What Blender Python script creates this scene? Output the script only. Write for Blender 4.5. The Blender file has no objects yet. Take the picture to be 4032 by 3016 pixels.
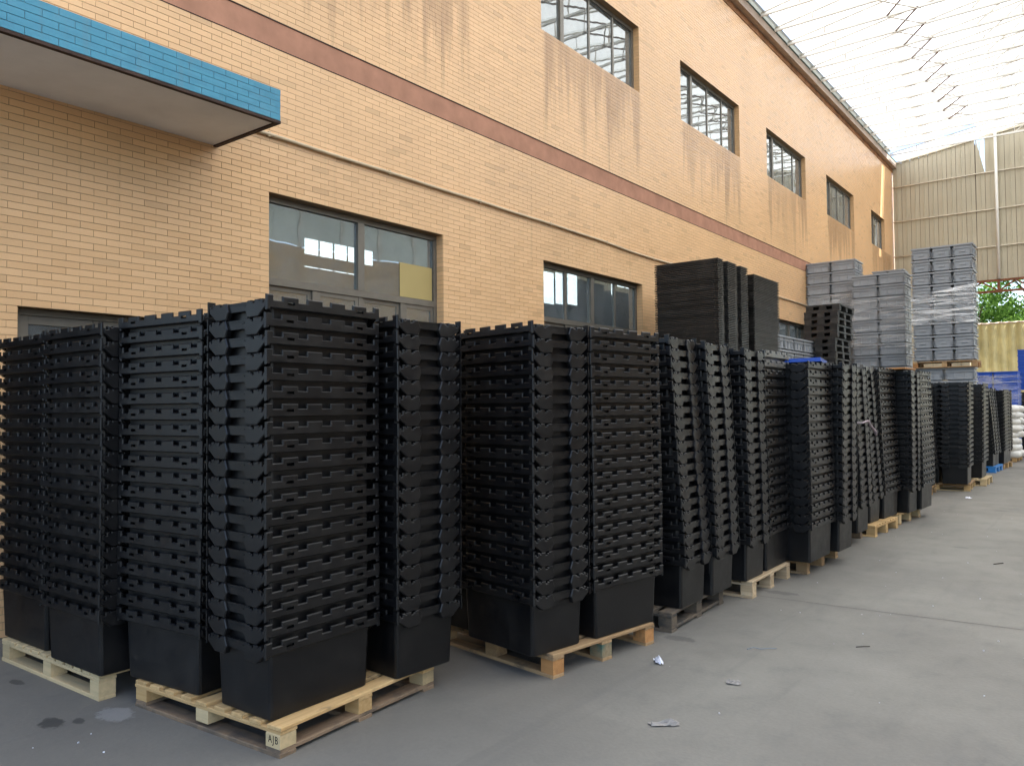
import bpy, math, random
import numpy as np
from mathutils import Vector, Matrix
from mathutils.geometry import tessellate_polygon

rnd = random.Random(7)
scene = bpy.context.scene
COL = scene.collection
PI = math.pi
R = math.radians

# ------------------------------------------------------------------ camera
CAM_H = 1.6
cam_d = bpy.data.cameras.new('camera')
cam = bpy.data.objects.new('camera', cam_d)
COL.objects.link(cam)
yaw, pit, rol = R(37.6885), R(1.8318), R(-0.505)
fw = Vector((-math.sin(yaw) * math.cos(pit), math.cos(yaw) * math.cos(pit), math.sin(pit)))
rt = Vector((math.cos(yaw), math.sin(yaw), 0))
up = rt.cross(fw)
c_, s_ = math.cos(rol), math.sin(rol)
rt2, up2 = rt * c_ + up * s_, -rt * s_ + up * c_
M = Matrix((rt2, up2, -fw)).transposed().to_4x4()
M.translation = (0, 0, CAM_H)
cam.matrix_world = M
cam_d.sensor_width = 36
cam_d.lens = 3083.33 / 4032 * 36
cam_d.clip_start = 0.05
cam_d.clip_end = 2000
scene.camera = cam

# ------------------------------------------------------------------ light
SUN = Vector((0.55, 0.165, 0.82)).normalized()          # direction towards the sun
world = bpy.data.worlds.new('World')
scene.world = world
world.use_nodes = True
wn = world.node_tree
sky = wn.nodes.new('ShaderNodeTexSky')
sky.sky_type = 'NISHITA'
sky.sun_disc = False
sky.sun_elevation = math.asin(SUN.z)
sky.sun_rotation = math.atan2(SUN.x, SUN.y)
sky.dust_density = 1.5
bgn = wn.nodes['Background']
bgn.inputs['Strength'].default_value = 0.15
wn.links.new(sky.outputs[0], bgn.inputs[0])
sun_d = bpy.data.lights.new('sun', 'SUN')
sun_d.energy = 5.0
sun_d.angle = R(0.53)
sun_d.color = (1.0, 0.95, 0.87)
sun = bpy.data.objects.new('sun', sun_d)
COL.objects.link(sun)
sun.rotation_euler = (-SUN).to_track_quat('-Z', 'Y').to_euler()
sun.location = (0, 0, 40)

vs = scene.view_settings
vs.view_transform = 'Standard'
vs.look = 'None'
vs.gamma = 1.0
vs.use_curve_mapping = False
vs.exposure = 1.66
scene.render.engine = 'CYCLES'
cy = scene.cycles
cy.use_denoising = True
cy.max_bounces = 12
cy.diffuse_bounces = 6
cy.glossy_bounces = 4
cy.transmission_bounces = 8
cy.transparent_max_bounces = 12
cy.sample_clamp_indirect = 8.0
cy.caustics_reflective = False
cy.caustics_refractive = False

# ------------------------------------------------------------------ materials
class NT:
    def __init__(self, name):
        self.m = bpy.data.materials.new(name)
        self.m.use_nodes = True
        self.t = self.m.node_tree
        self.t.nodes.clear()
        self.out = self.t.nodes.new('ShaderNodeOutputMaterial')

    def n(self, kind, **kw):
        nd = self.t.nodes.new('ShaderNode' + kind)
        for k, v in kw.items():
            setattr(nd, k, v)
        return nd

    def l(self, a, b):
        self.t.links.new(a, b)

    def setv(self, sock, v):
        if hasattr(v, 'is_linked') or hasattr(v, 'links'):
            self.l(v, sock)
        else:
            sock.default_value = v

    def math(self, op, a, b=0.0, c=None, clamp=False):
        nd = self.n('Math', operation=op, use_clamp=clamp)
        self.setv(nd.inputs[0], a)
        self.setv(nd.inputs[1], b)
        if c is not None:
            self.setv(nd.inputs[2], c)
        return nd.outputs[0]

    def mix(self, f, a, b, blend='MIX'):
        nd = self.n('Mix', data_type='RGBA', blend_type=blend)
        self.setv(nd.inputs[0], f)
        self.setv(nd.inputs[6], a if not isinstance(a, tuple) else (*a, 1)[:4])
        self.setv(nd.inputs[7], b if not isinstance(b, tuple) else (*b, 1)[:4])
        return nd.outputs[2]

    def maprange(self, v, a, b, c=0.0, d=1.0, smooth=True):
        nd = self.n('MapRange', interpolation_type='SMOOTHSTEP' if smooth else 'LINEAR')
        self.setv(nd.inputs[0], v)
        for i, x in enumerate((a, b, c, d)):
            self.setv(nd.inputs[1 + i], x)
        return nd.outputs[0]

    def noise(self, vec, scale, detail=3.0, rough=0.55):
        nd = self.n('TexNoise')
        if vec is not None:
            self.l(vec, nd.inputs['Vector'])
        nd.inputs['Scale'].default_value = scale
        nd.inputs['Detail'].default_value = detail
        nd.inputs['Roughness'].default_value = rough
        return nd.outputs[0]

    def mapping(self, vec, scale=(1, 1, 1), rot=(0, 0, 0)):
        nd = self.n('Mapping')
        self.l(vec, nd.inputs[0])
        nd.inputs['Scale'].default_value = scale
        nd.inputs['Rotation'].default_value = rot
        return nd.outputs[0]

    def bsdf(self, col, rough=0.5, spec=0.5, metal=0.0, bump=None, bumpd=0.002):
        p = self.n('BsdfPrincipled')
        self.setv(p.inputs['Base Color'], (*col, 1) if isinstance(col, tuple) else col)
        self.setv(p.inputs['Roughness'], rough)
        p.inputs['Specular IOR Level'].default_value = spec
        p.inputs['Metallic'].default_value = metal
        if bump is not None:
            b = self.n('Bump')
            b.inputs['Strength'].default_value = 1.0
            b.inputs['Distance'].default_value = bumpd
            self.l(bump, b.inputs['Height'])
            self.l(b.outputs[0], p.inputs['Normal'])
        self.l(p.outputs[0], self.out.inputs[0])
        return p


def simple(name, col, rough=0.5, spec=0.5, var=0.12, scale=6.0, metal=0.0, bump=0.0):
    t = NT(name)
    geo = t.n('NewGeometry')
    nz = t.noise(geo.outputs['Position'], scale, 4)
    f = t.maprange(nz, 0.3, 0.7, 1 - var, 1 + var, False)
    c = t.n('Mix', data_type='RGBA', blend_type='MULTIPLY')
    c.inputs[0].default_value = 1
    c.inputs[6].default_value = (*col, 1)
    cc = t.n('CombineColor')
    for i in range(3):
        t.l(f, cc.inputs[i])
    t.l(cc.outputs[0], c.inputs[7])
    t.bsdf(c.outputs[2], rough, spec, metal, nz if bump else None, bump or 0.001)
    return t.m


def scalecol(t, col, f):
    cc = t.n('CombineColor')
    for i in range(3):
        t.l(f, cc.inputs[i])
    return t.mix(1.0, col, cc.outputs[0], 'MULTIPLY')


TP, TH = 0.2005, 0.0538          # tile pitch along the wall, course height
WIN_Y = [4.42, 8.90, 13.38, 17.92, 22.67, 27.72]


def tile_material(name, base, alt, stains):
    t = NT(name)
    geo = t.n('NewGeometry')
    sep = t.n('SeparateXYZ')
    t.l(geo.outputs['Position'], sep.inputs[0])
    y, z = sep.outputs[1], sep.outputs[2]
    row = t.math('FLOOR', t.math('DIVIDE', t.math('SUBTRACT', z, 3.664 - 200 * TH), TH))
    odd = t.math('MODULO', row, 2.0)
    col = t.math('FLOOR', t.math('ADD', t.math('DIVIDE', t.math('SUBTRACT', y, 2.318 - 100 * TP), TP), t.math('MULTIPLY', odd, 0.5)))
    cv = t.n('CombineXYZ')
    t.l(row, cv.inputs[0])
    t.l(col, cv.inputs[1])
    wnz = t.n('TexWhiteNoise', noise_dimensions='3D')
    t.l(cv.outputs[0], wnz.inputs['Vector'])
    c = t.mix(wnz.outputs['Value'], base, alt)
    odd1 = t.math('GREATER_THAN', t.math('FRACT', t.math('MULTIPLY', wnz.outputs['Value'], 57.3)), 0.965)
    c = scalecol(t, c, t.maprange(odd1, 0, 1, 1.0, 0.86, False))
    big = t.noise(geo.outputs['Position'], 0.5, 3)
    c = scalecol(t, c, t.maprange(big, 0.3, 0.7, 0.93, 1.06, False))
    if stains:
        mask = None
        for w in WIN_Y:
            a = t.maprange(y, w + 0.02, w + 0.12)
            b = t.maprange(y, w + 2.82, w + 2.98, 1.0, 0.0)
            v = t.math('MULTIPLY', a, b)
            mask = v if mask is None else t.math('ADD', mask, v)
        mask = t.math('MULTIPLY', mask, t.maprange(t.noise(t.mapping(geo.outputs['Position'], (1, 1, 0.05)), 0.75, 2), 0.30, 0.60, 0.60, 1.25, False))
        below = t.maprange(z, 6.93, 6.96, 1.0, 0.0)
        mp = t.mapping(geo.outputs['Position'], (1, 2.6, 0.22))
        drip = t.noise(mp, 1.6, 5, 0.6)
        mp2 = t.mapping(geo.outputs['Position'], (1, 13, 0.5))
        fine = t.noise(mp2, 1.7, 3, 0.6)
        reach = t.maprange(drip, 0.30, 0.70, 6.50, 4.9, False)
        fade = t.maprange(z, reach, t.math('ADD', reach, 0.95))
        st = t.math('MULTIPLY', t.math('MULTIPLY', mask, below), fade)
        st = t.math('MULTIPLY', st, t.maprange(fine, 0.28, 0.72, 0.5, 1.0, False))
        pale = t.math('MULTIPLY', t.math('MULTIPLY', mask, below), t.maprange(fine, 0.60, 0.72, 0.0, 0.30))
        c = t.mix(t.math('MULTIPLY', st, 0.78, clamp=True), c, (0.34, 0.195, 0.098))
        c = t.mix(t.math('MULTIPLY', pale, fade), c, (0.62, 0.47, 0.27))
        # grimy streak under the canopy end and a few general runs
        mp3 = t.mapping(geo.outputs['Position'], (1, 7, 0.25))
        run = t.maprange(t.noise(mp3, 1.3, 4), 0.60, 0.76, 0.0, 0.35)
        run = t.math('MULTIPLY', run, t.maprange(z, 4.9, 3.9, 0.0, 1.0))
        c = t.mix(t.math('MULTIPLY', run, 0.5), c, (0.24, 0.16, 0.09))
    else:
        g1 = t.noise(t.mapping(geo.outputs['Position'], (1, 5, 0.5)), 1.6, 4, 0.6)
        c = t.mix(t.maprange(g1, 0.50, 0.75, 0.0, 0.45), c, (0.10, 0.20, 0.24))
        g2 = t.noise(geo.outputs['Position'], 2.2, 4, 0.6)
        c = t.mix(t.maprange(g2, 0.52, 0.75, 0.0, 0.35), c, (0.16, 0.36, 0.46))
    rough = t.maprange(wnz.outputs['Value'], 0, 1, 0.30, 0.42, False)
    micro = t.noise(geo.outputs['Position'], 60, 2)
    t.bsdf(c, rough, 0.45, 0.0, micro, 0.0006)
    return t.m


def wood_material(name, c1, c2, dirt=0.0, dirtcol=(0.09, 0.075, 0.06)):
    t = NT(name)
    tc = t.n('TexCoord')
    oi = t.n('ObjectInfo')
    off = t.n('Vector' + 'Math', operation='ADD')
    t.l(tc.outputs['Object'], off.inputs[0])
    cb = t.n('CombineXYZ')
    t.l(t.math('MULTIPLY', oi.outputs['Random'], 37.0), cb.inputs[0])
    t.l(t.math('MULTIPLY', oi.outputs['Random'], 11.0), cb.inputs[1])
    t.l(cb.outputs[0], off.inputs[1])
    g = t.noise(t.mapping(off.outputs[0], (2.2, 38, 38)), 1.0, 4, 0.6)
    g2 = t.noise(t.mapping(off.outputs[0], (1.2, 9, 9)), 1.0, 2, 0.5)
    f = t.math('ADD', t.math('MULTIPLY', g, 0.6), t.math('MULTIPLY', g2, 0.4))
    c = t.mix(t.maprange(f, 0.32, 0.68), c1, c2)
    c = scalecol(t, c, t.maprange(oi.outputs['Random'], 0, 1, 0.80, 1.12, False))
    if dirt:
        d = t.noise(off.outputs[0], 5.0, 5, 0.65)
        c = t.mix(t.maprange(d, 0.62 - dirt * 0.3, 0.78 - dirt * 0.2, 0.0, 0.8), c, dirtcol)
    t.bsdf(c, 0.75, 0.25, 0.0, g, 0.0015)
    return t.m


def plastic_black(name, col, dust, tone=(0.85, 1.2)):
    t = NT(name)
    geo = t.n('NewGeometry')
    oi = t.n('ObjectInfo')
    nz = t.noise(geo.outputs['Position'], 7.0, 5, 0.62)
    sc = t.noise(t.mapping(geo.outputs['Position'], (22, 22, 90), (0.35, 0.2, 0.3)), 1.0, 4, 0.7)
    f = t.math('MULTIPLY', t.maprange(nz, 0.42, 0.75), dust)
    c = t.mix(f, col, (0.085, 0.075, 0.062))
    c = t.mix(t.maprange(sc, 0.64, 0.80, 0.0, 0.22), c, (0.085, 0.08, 0.075))
    c = scalecol(t, c, t.maprange(oi.outputs['Random'], 0, 1, tone[0], tone[1], False))
    r = t.maprange(nz, 0.3, 0.7, 0.33, 0.48, False)
    grain = t.noise(geo.outputs['Position'], 420, 2)
    t.bsdf(c, r, 0.42, 0.0, grain, 0.0003)
    return t.m


def concrete_material():
    t = NT('concrete')
    geo = t.n('NewGeometry')
    p = geo.outputs['Position']
    a = t.noise(p, 0.55, 6, 0.6)
    b = t.noise(p, 3.2, 5, 0.65)
    d = t.noise(p, 46, 3, 0.6)
    c = t.mix(t.maprange(a, 0.32, 0.68), (0.172, 0.161, 0.140), (0.220, 0.207, 0.178))
    c = t.mix(t.maprange(b, 0.52, 0.74, 0.0, 0.30), c, (0.125, 0.121, 0.115))
    sw = t.noise(t.mapping(p, (1.6, 0.5, 1), (0, 0, 0.5)), 1.3, 5, 0.62)
    c = t.mix(t.maprange(sw, 0.56, 0.72, 0.0, 0.32), c, (0.112, 0.108, 0.104))
    c = t.mix(t.maprange(sw, 0.44, 0.30, 0.0, 0.25), c, (0.235, 0.225, 0.205))
    c = scalecol(t, c, t.maprange(d, 0.3, 0.7, 0.95, 1.05, False))
    # tyre scuffs running along the aisle
    tr = t.noise(t.mapping(p, (5.0, 0.16, 1), (0, 0, 0.10)), 1.0, 4, 0.6)
    c = t.mix(t.maprange(tr, 0.60, 0.72, 0.0, 0.22), c, (0.105, 0.102, 0.098))
    sxy = t.n('SeparateXYZ')
    t.l(p, sxy.inputs[0])
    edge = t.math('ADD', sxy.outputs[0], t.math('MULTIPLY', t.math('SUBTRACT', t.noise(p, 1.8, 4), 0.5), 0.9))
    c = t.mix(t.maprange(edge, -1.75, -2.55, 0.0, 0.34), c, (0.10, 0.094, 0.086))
    for (x0_, x1_, w_) in ((-1.55, -0.055, 0.11), (-0.55, -0.035, 0.12), (-1.05, -0.075, 0.07)):
        ctr = t.math('ADD', t.math('MULTIPLY', sxy.outputs[1], x1_), x0_)
        dd = t.math('ABSOLUTE', t.math('SUBTRACT', t.math('ADD', sxy.outputs[0], t.math('MULTIPLY', t.math('SINE', t.math('MULTIPLY', sxy.outputs[1], 0.45)), 0.18)), ctr))
        brk = t.maprange(t.noise(t.mapping(p, (3, 0.7, 1)), 1.0, 5, 0.7), 0.48, 0.68, 0.0, 0.26)
        c = t.mix(t.math('MULTIPLY', t.maprange(dd, w_, w_ * .45), brk), c, (0.09, 0.087, 0.083))
    # white crumbs and small dark spots
    vor = t.n('TexVoronoi')
    vor.inputs['Scale'].default_value = 3.2
    t.l(p, vor.inputs['Vector'])
    sep = t.n('SeparateColor')
    t.l(vor.outputs['Color'], sep.inputs[0])
    dot = t.math('MULTIPLY', t.math('LESS_THAN', vor.outputs['Distance'], 0.022), t.math('GREATER_THAN', sep.outputs[0], 0.80))
    c = t.mix(t.math('MULTIPLY', dot, 0.8), c, (0.62, 0.61, 0.59))
    vor2 = t.n('TexVoronoi')
    vor2.inputs['Scale'].default_value = 0.9
    t.l(t.mapping(p, (1, 1.6, 1), (0, 0, 0.6)), vor2.inputs['Vector'])
    sep2 = t.n('SeparateColor')
    t.l(vor2.outputs['Color'], sep2.inputs[0])
    wob = t.math('ADD', vor2.outputs['Distance'], t.math('MULTIPLY', t.math('SUBTRACT', b, 0.5), 0.16))
    sp = t.math('MULTIPLY', t.maprange(wob, 0.11, 0.06), t.math('GREATER_THAN', sep2.outputs[0], 0.72))
    c = t.mix(t.math('MULTIPLY', sp, 0.4), c, (0.070, 0.068, 0.065))
    # the joints of the wet oil spots near the front pallets
    sp_ = t.n('SeparateXYZ')
    t.l(p, sp_.inputs[0])
    for (ox, oy, rx, ry, colr, k) in ((-4.388, 1.775, 0.085, 0.055, (0.05, 0.048, 0.045), 0.85), (-4.305, 1.872, 0.05, 0.032, (0.06, 0.058, 0.054), 0.8),
                                      (-5.212, 1.915, 0.07, 0.03, (0.05, 0.047, 0.043), 0.7), (-4.24, 2.03, 0.12, 0.08, (0.34, 0.335, 0.33), 0.42),
                                      (-2.44, 5.02, 0.12, 0.06, (0.08, 0.077, 0.072), 0.6), (-2.33, 6.75, 0.16, 0.06, (0.085, 0.08, 0.075), 0.6)):
        ex = t.math('POWER', t.math('DIVIDE', t.math('SUBTRACT', sp_.outputs[0], ox), rx), 2.0)
        ey = t.math('POWER', t.math('DIVIDE', t.math('SUBTRACT', sp_.outputs[1], oy), ry), 2.0)
        e = t.math('ADD', t.math('ADD', ex, ey), t.math('MULTIPLY', t.math('SUBTRACT', t.noise(p, 17, 4, 0.7), 0.5), 3.0))
        c = t.mix(t.math('MULTIPLY', t.maprange(e, 1.25, 0.6), k), c, colr)
    t.bsdf(c, t.maprange(b, 0.3, 0.7, 0.62, 0.80, False), 0.35, 0.0, d, 0.0012)
    return t.m


def translucent_material(name, col, trans):
    t = NT(name)
    geo = t.n('NewGeometry')
    nz = t.noise(geo.outputs['Position'], 0.8, 4)
    f = t.maprange(nz, 0.3, 0.7, 0.93, 1.03, False)
    cc = scalecol(t, col, f)
    tr = t.n('BsdfTranslucent')
    df = t.n('BsdfDiffuse')
    t.l(cc, tr.inputs[0])
    t.l(cc, df.inputs[0])
    mx = t.n('MixShader')
    mx.inputs[0].default_value = trans
    t.l(df.outputs[0], mx.inputs[1])
    t.l(tr.outputs[0], mx.inputs[2])
    t.l(mx.outputs[0], t.out.inputs[0])
    return t.m


def glass_material(name, tint, f0, rough=0.01, dust=0.08):
    t = NT(name)
    geo = t.n('NewGeometry')
    wob = t.noise(geo.outputs['Position'], 1.7, 2)
    bmp = t.n('Bump')
    bmp.inputs['Distance'].default_value = 0.004
    bmp.inputs['Strength'].default_value = 0.35
    t.l(wob, bmp.inputs['Height'])
    tr = t.n('BsdfTransparent')
    tr.inputs[0].default_value = (*tint, 1)
    gl = t.n('BsdfGlossy')
    gl.inputs['Roughness'].default_value = rough
    gl.inputs['Color'].default_value = (0.94, 0.97, 0.95, 1)
    t.l(bmp.outputs[0], gl.inputs['Normal'])
    lw = t.n('LayerWeight')
    lw.inputs[0].default_value = 0.5
    fac = t.maprange(lw.outputs['Facing'], 0.0, 1.0, f0, 0.92, False)
    fac = t.math('MULTIPLY', fac, 1.0, clamp=True)
    pw = t.math('POWER', lw.outputs['Facing'], 3.0)
    fac = t.math('ADD', f0, t.math('MULTIPLY', pw, 0.9 - f0), clamp=True)
    mx = t.n('MixShader')
    t.l(fac, mx.inputs[0])
    t.l(tr.outputs[0], mx.inputs[1])
    t.l(gl.outputs[0], mx.inputs[2])
    # a film of dust on the pane
    df = t.n('BsdfDiffuse')
    df.inputs[0].default_value = (0.40, 0.44, 0.46, 1)
    dn = t.maprange(t.noise(geo.outputs['Position'], 4.0, 5), 0.35, 0.8, dust * .6, dust * 1.5, False)
    mx2 = t.n('MixShader')
    t.l(dn, mx2.inputs[0])
    t.l(mx.outputs[0], mx2.inputs[1])
    t.l(df.outputs[0], mx2.inputs[2])
    t.l(mx2.outputs[0], t.out.inputs[0])
    return t.m


def film_material(name, rot, amount):
    t = NT(name)
    geo = t.n('NewGeometry')
    p = geo.outputs['Position']
    st = t.noise(t.mapping(p, (0.9, 0.9, 17), rot), 1.0, 5, 0.65)
    st2 = t.noise(t.mapping(p, (1.2, 1.2, 12), (rot[0], -1.6 * rot[1], rot[2])), 1.0, 4, 0.6)
    bmp = t.n('Bump')
    bmp.inputs['Distance'].default_value = 0.05
    bmp.inputs['Strength'].default_value = 1.0
    t.l(t.math('ADD', st, st2), bmp.inputs['Height'])
    tr = t.n('BsdfTransparent')
    gl = t.n('BsdfGlossy')
    gl.inputs['Roughness'].default_value = 0.16
    t.l(bmp.outputs[0], gl.inputs['Normal'])
    df = t.n('BsdfTranslucent')
    df.inputs[0].default_value = (0.85, 0.88, 0.9, 1)
    df2 = t.n('BsdfDiffuse')
    df2.inputs[0].default_value = (0.85, 0.88, 0.9, 1)
    m0 = t.n('MixShader')
    m0.inputs[0].default_value = 0.75
    t.l(df.outputs[0], m0.inputs[1])
    t.l(df2.outputs[0], m0.inputs[2])
    m1 = t.n('MixShader')
    m1.inputs[0].default_value = 0.5
    t.l(m0.outputs[0], m1.inputs[1])
    t.l(gl.outputs[0], m1.inputs[2])
    mx = t.n('MixShader')
    t.l(t.maprange(t.math('MAXIMUM', st, t.math('SUBTRACT', st2, 0.03)), 0.46, 0.68, 0.04 * amount, 0.85 * amount), mx.inputs[0])
    t.l(tr.outputs[0], mx.inputs[1])
    t.l(m1.outputs[0], mx.inputs[2])
    t.l(mx.outputs[0], t.out.inputs[0])
    return t.m


def leaf_material(name, c1, c2):
    t = NT(name)
    geo = t.n('NewGeometry')
    c = t.mix(geo.outputs['Random Per Island'], c1, c2)
    d = t.n('BsdfDiffuse')
    tr = t.n('BsdfTranslucent')
    t.l(c, d.inputs[0])
    t.l(c, tr.inputs[0])
    mx = t.n('MixShader')
    mx.inputs[0].default_value = 0.45
    t.l(d.outputs[0], mx.inputs[1])
    t.l(tr.outputs[0], mx.inputs[2])
    t.l(mx.outputs[0], t.out.inputs[0])
    return t.m


MAT = {}
MAT['tile'] = tile_material('tan_tile', (0.672, 0.416, 0.214), (0.732, 0.462, 0.242), True)
MAT['blue'] = tile_material('blue_tile', (0.032, 0.225, 0.34), (0.048, 0.265, 0.385), False)
MAT['grout'] = simple('grout', (0.33, 0.235, 0.145), 0.85, 0.2, 0.15, 3)
MAT['blue_grout'] = simple('pale_grout', (0.34, 0.33, 0.29), 0.85, 0.2, 0.15, 8)
MAT['band'] = simple('plaster_band', (0.40, 0.205, 0.135), 0.8, 0.2, 0.16, 3.5, bump=0.002)
MAT['cornice'] = simple('cornice_paint', (0.42, 0.33, 0.27), 0.7, 0.2, 0.10, 2)
MAT['cornice_edge'] = simple('weathered_brown', (0.26, 0.125, 0.06), 0.8, 0.2, 0.35, 3)
MAT['flash'] = simple('flashing', (0.030, 0.06, 0.05), 0.5, 0.4, 0.2, 3)
MAT['gutter'] = translucent_material('frosted_sheet', (0.60, 0.62, 0.59), 0.5)
MAT['alu'] = simple('bronze_aluminium', (0.165, 0.15, 0.125), 0.42, 0.5, 0.08, 9, 0.35)
MAT['glass_low'] = glass_material('lower_glass', (0.76, 0.85, 0.88), 0.15, dust=0.15)
MAT['glass_up'] = glass_material('mirror_tint_glass', (0.30, 0.34, 0.32), 0.19, dust=0.20)
MAT['yellow_sheet'] = simple('yellow_board', (0.40, 0.31, 0.125), 0.6, 0.3, 0.05, 2)
MAT['interior'] = simple('interior_plaster', (0.36, 0.34, 0.31), 0.9, 0.1, 0.08, 1)
MAT['interior_dado'] = simple('interior_dado', (0.20, 0.145, 0.11), 0.9, 0.1, 0.08, 1)
MAT['shed_wall'] = simple('shed_wall_paint', (0.11, 0.085, 0.068), 0.8, 0.2, 0.15, 0.8)
MAT['bounce_wall'] = simple('warm_bounce_paint', (0.55, 0.37, 0.19), 0.8, 0.2, 0.12, 0.8)  # far half of the added wall, tan for warm bounce
MAT['white_render'] = simple('white_render', (0.80, 0.80, 0.78), 0.85, 0.2, 0.05, 0.6)
MAT['soffit'] = simple('soffit_paint', (0.80, 0.81, 0.82), 0.85, 0.15, 0.07, 2.5)
MAT['trim'] = simple('dark_trim', (0.055, 0.033, 0.026), 0.7, 0.2, 0.3, 8)
MAT['conduit'] = simple('conduit_paint', (0.50, 0.385, 0.25), 0.5, 0.4, 0.12, 4)
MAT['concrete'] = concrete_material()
MAT['ground'] = simple('yard_asphalt', (0.075, 0.075, 0.075), 0.95, 0.2, 0.2, 0.7)
MAT['joint'] = simple('joint_filler', (0.11, 0.106, 0.10), 0.9, 0.1, 0.25, 12)
MAT['roof'] = translucent_material('roof_sheet', (0.88, 0.89, 0.87), 0.66)
MAT['steel_white'] = simple('white_steel', (0.72, 0.71, 0.66), 0.5, 0.4, 0.06, 3)
MAT['steel_grey'] = simple('grey_brown_steel', (0.58, 0.55, 0.49), 0.6, 0.3, 0.2, 5)
MAT['steel_brown'] = simple('brown_steel', (0.19, 0.135, 0.115), 0.6, 0.4, 0.25, 8)
MAT['rust'] = simple('rust_red_steel', (0.19, 0.075, 0.04), 0.8, 0.2, 0.35, 6)
MAT['cladding'] = simple('cream_cladding', (0.43, 0.39, 0.29), 0.55, 0.35, 0.05, 1.4)
MAT['rail'] = simple('cream_rail', (0.60, 0.55, 0.44), 0.5, 0.4, 0.14, 5)
MAT['crate'] = plastic_black('black_plastic', (0.0034, 0.0035, 0.0043), 0.09)
MAT['crate_lit'] = plastic_black('lit_black_plastic', (0.10, 0.098, 0.09), 0.8)  # paler copy: light reflected on the top crates put into the colour
MAT['tray'] = plastic_black('tray_plastic', (0.018, 0.0160, 0.0145), 0.35, (0.4, 1.9))
MAT['grey'] = simple('grey_plastic', (0.30, 0.32, 0.345), 0.45, 0.5, 0.06, 2.5)
MAT['grey_dark'] = simple('dark_grey_plastic', (0.105, 0.115, 0.13), 0.5, 0.4, 0.1, 5)
MAT['blue_plastic'] = simple('blue_plastic', (0.010, 0.070, 0.42), 0.35, 0.5, 0.1, 4)
MAT['sky_blue_plastic'] = simple('sky_blue_plastic', (0.025, 0.20, 0.55), 0.4, 0.5, 0.1, 4)
MAT['sack'] = simple('woven_sack', (0.68, 0.67, 0.63), 0.7, 0.3, 0.10, 5)
MAT['wood_new'] = wood_material('new_pine', (0.62, 0.42, 0.20), (0.46, 0.285, 0.12), 0.22, (0.17, 0.12, 0.075))
MAT['wood_pale'] = wood_material('pale_pine', (0.60, 0.45, 0.25), (0.46, 0.355, 0.20), 0.25, (0.19, 0.155, 0.11))
MAT['wood_mid'] = wood_material('used_pine', (0.44, 0.29, 0.15), (0.33, 0.20, 0.10), 0.35)
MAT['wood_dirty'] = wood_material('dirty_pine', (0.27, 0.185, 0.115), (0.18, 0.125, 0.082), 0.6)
MAT['wood_old'] = wood_material('weathered_wood', (0.16, 0.125, 0.09), (0.095, 0.078, 0.062), 0.55, (0.035, 0.04, 0.042))
MAT['wood_orange'] = wood_material('orange_pine', (0.50, 0.25, 0.095), (0.36, 0.17, 0.065), 0.15)
MAT['wood_green'] = wood_material('green_stained_pine', (0.36, 0.28, 0.17), (0.25, 0.19, 0.11), 0.75, (0.035, 0.13, 0.11))
MAT['ply'] = wood_material('plywood', (0.58, 0.45, 0.29), (0.42, 0.30, 0.18), 0.1)
MAT['ink'] = simple('stamp_ink', (0.02, 0.018, 0.016), 0.9, 0.1, 0.3, 30)
MAT['film'] = film_material('stretch_film', (0.0, 0.13, 0.0), 0.60)
MAT['film_heavy'] = film_material('heavy_stretch_film', (0.0, 0.34, 0.0), 1.3)
MAT['paper'] = simple('white_paper', (0.78, 0.78, 0.84), 0.8, 0.2, 0.06, 12)
MAT['card'] = simple('grey_card', (0.30, 0.275, 0.25), 0.85, 0.2, 0.12, 14)
MAT['strap'] = simple('mauve_strap', (0.32, 0.26, 0.29), 0.6, 0.3, 0.15, 10)
MAT['string'] = simple('blue_grey_string', (0.24, 0.29, 0.34), 0.8, 0.2, 0.1, 10)
MAT['twig'] = simple('dark_twig', (0.07, 0.06, 0.05), 0.8, 0.2, 0.2, 10)
MAT['yellow_steel'] = simple('yellow_steel', (0.82, 0.72, 0.36), 0.6, 0.3, 0.22, 1.6)
MAT['yellow_rim'] = simple('pale_rim', (0.66, 0.52, 0.40), 0.7, 0.3, 0.1, 5)
MAT['leaf'] = leaf_material('bright_leaves', (0.06, 0.15, 0.025), (0.21, 0.36, 0.08))
MAT['bark'] = simple('bark', (0.11, 0.085, 0.06), 0.9, 0.1, 0.3, 10)


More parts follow.
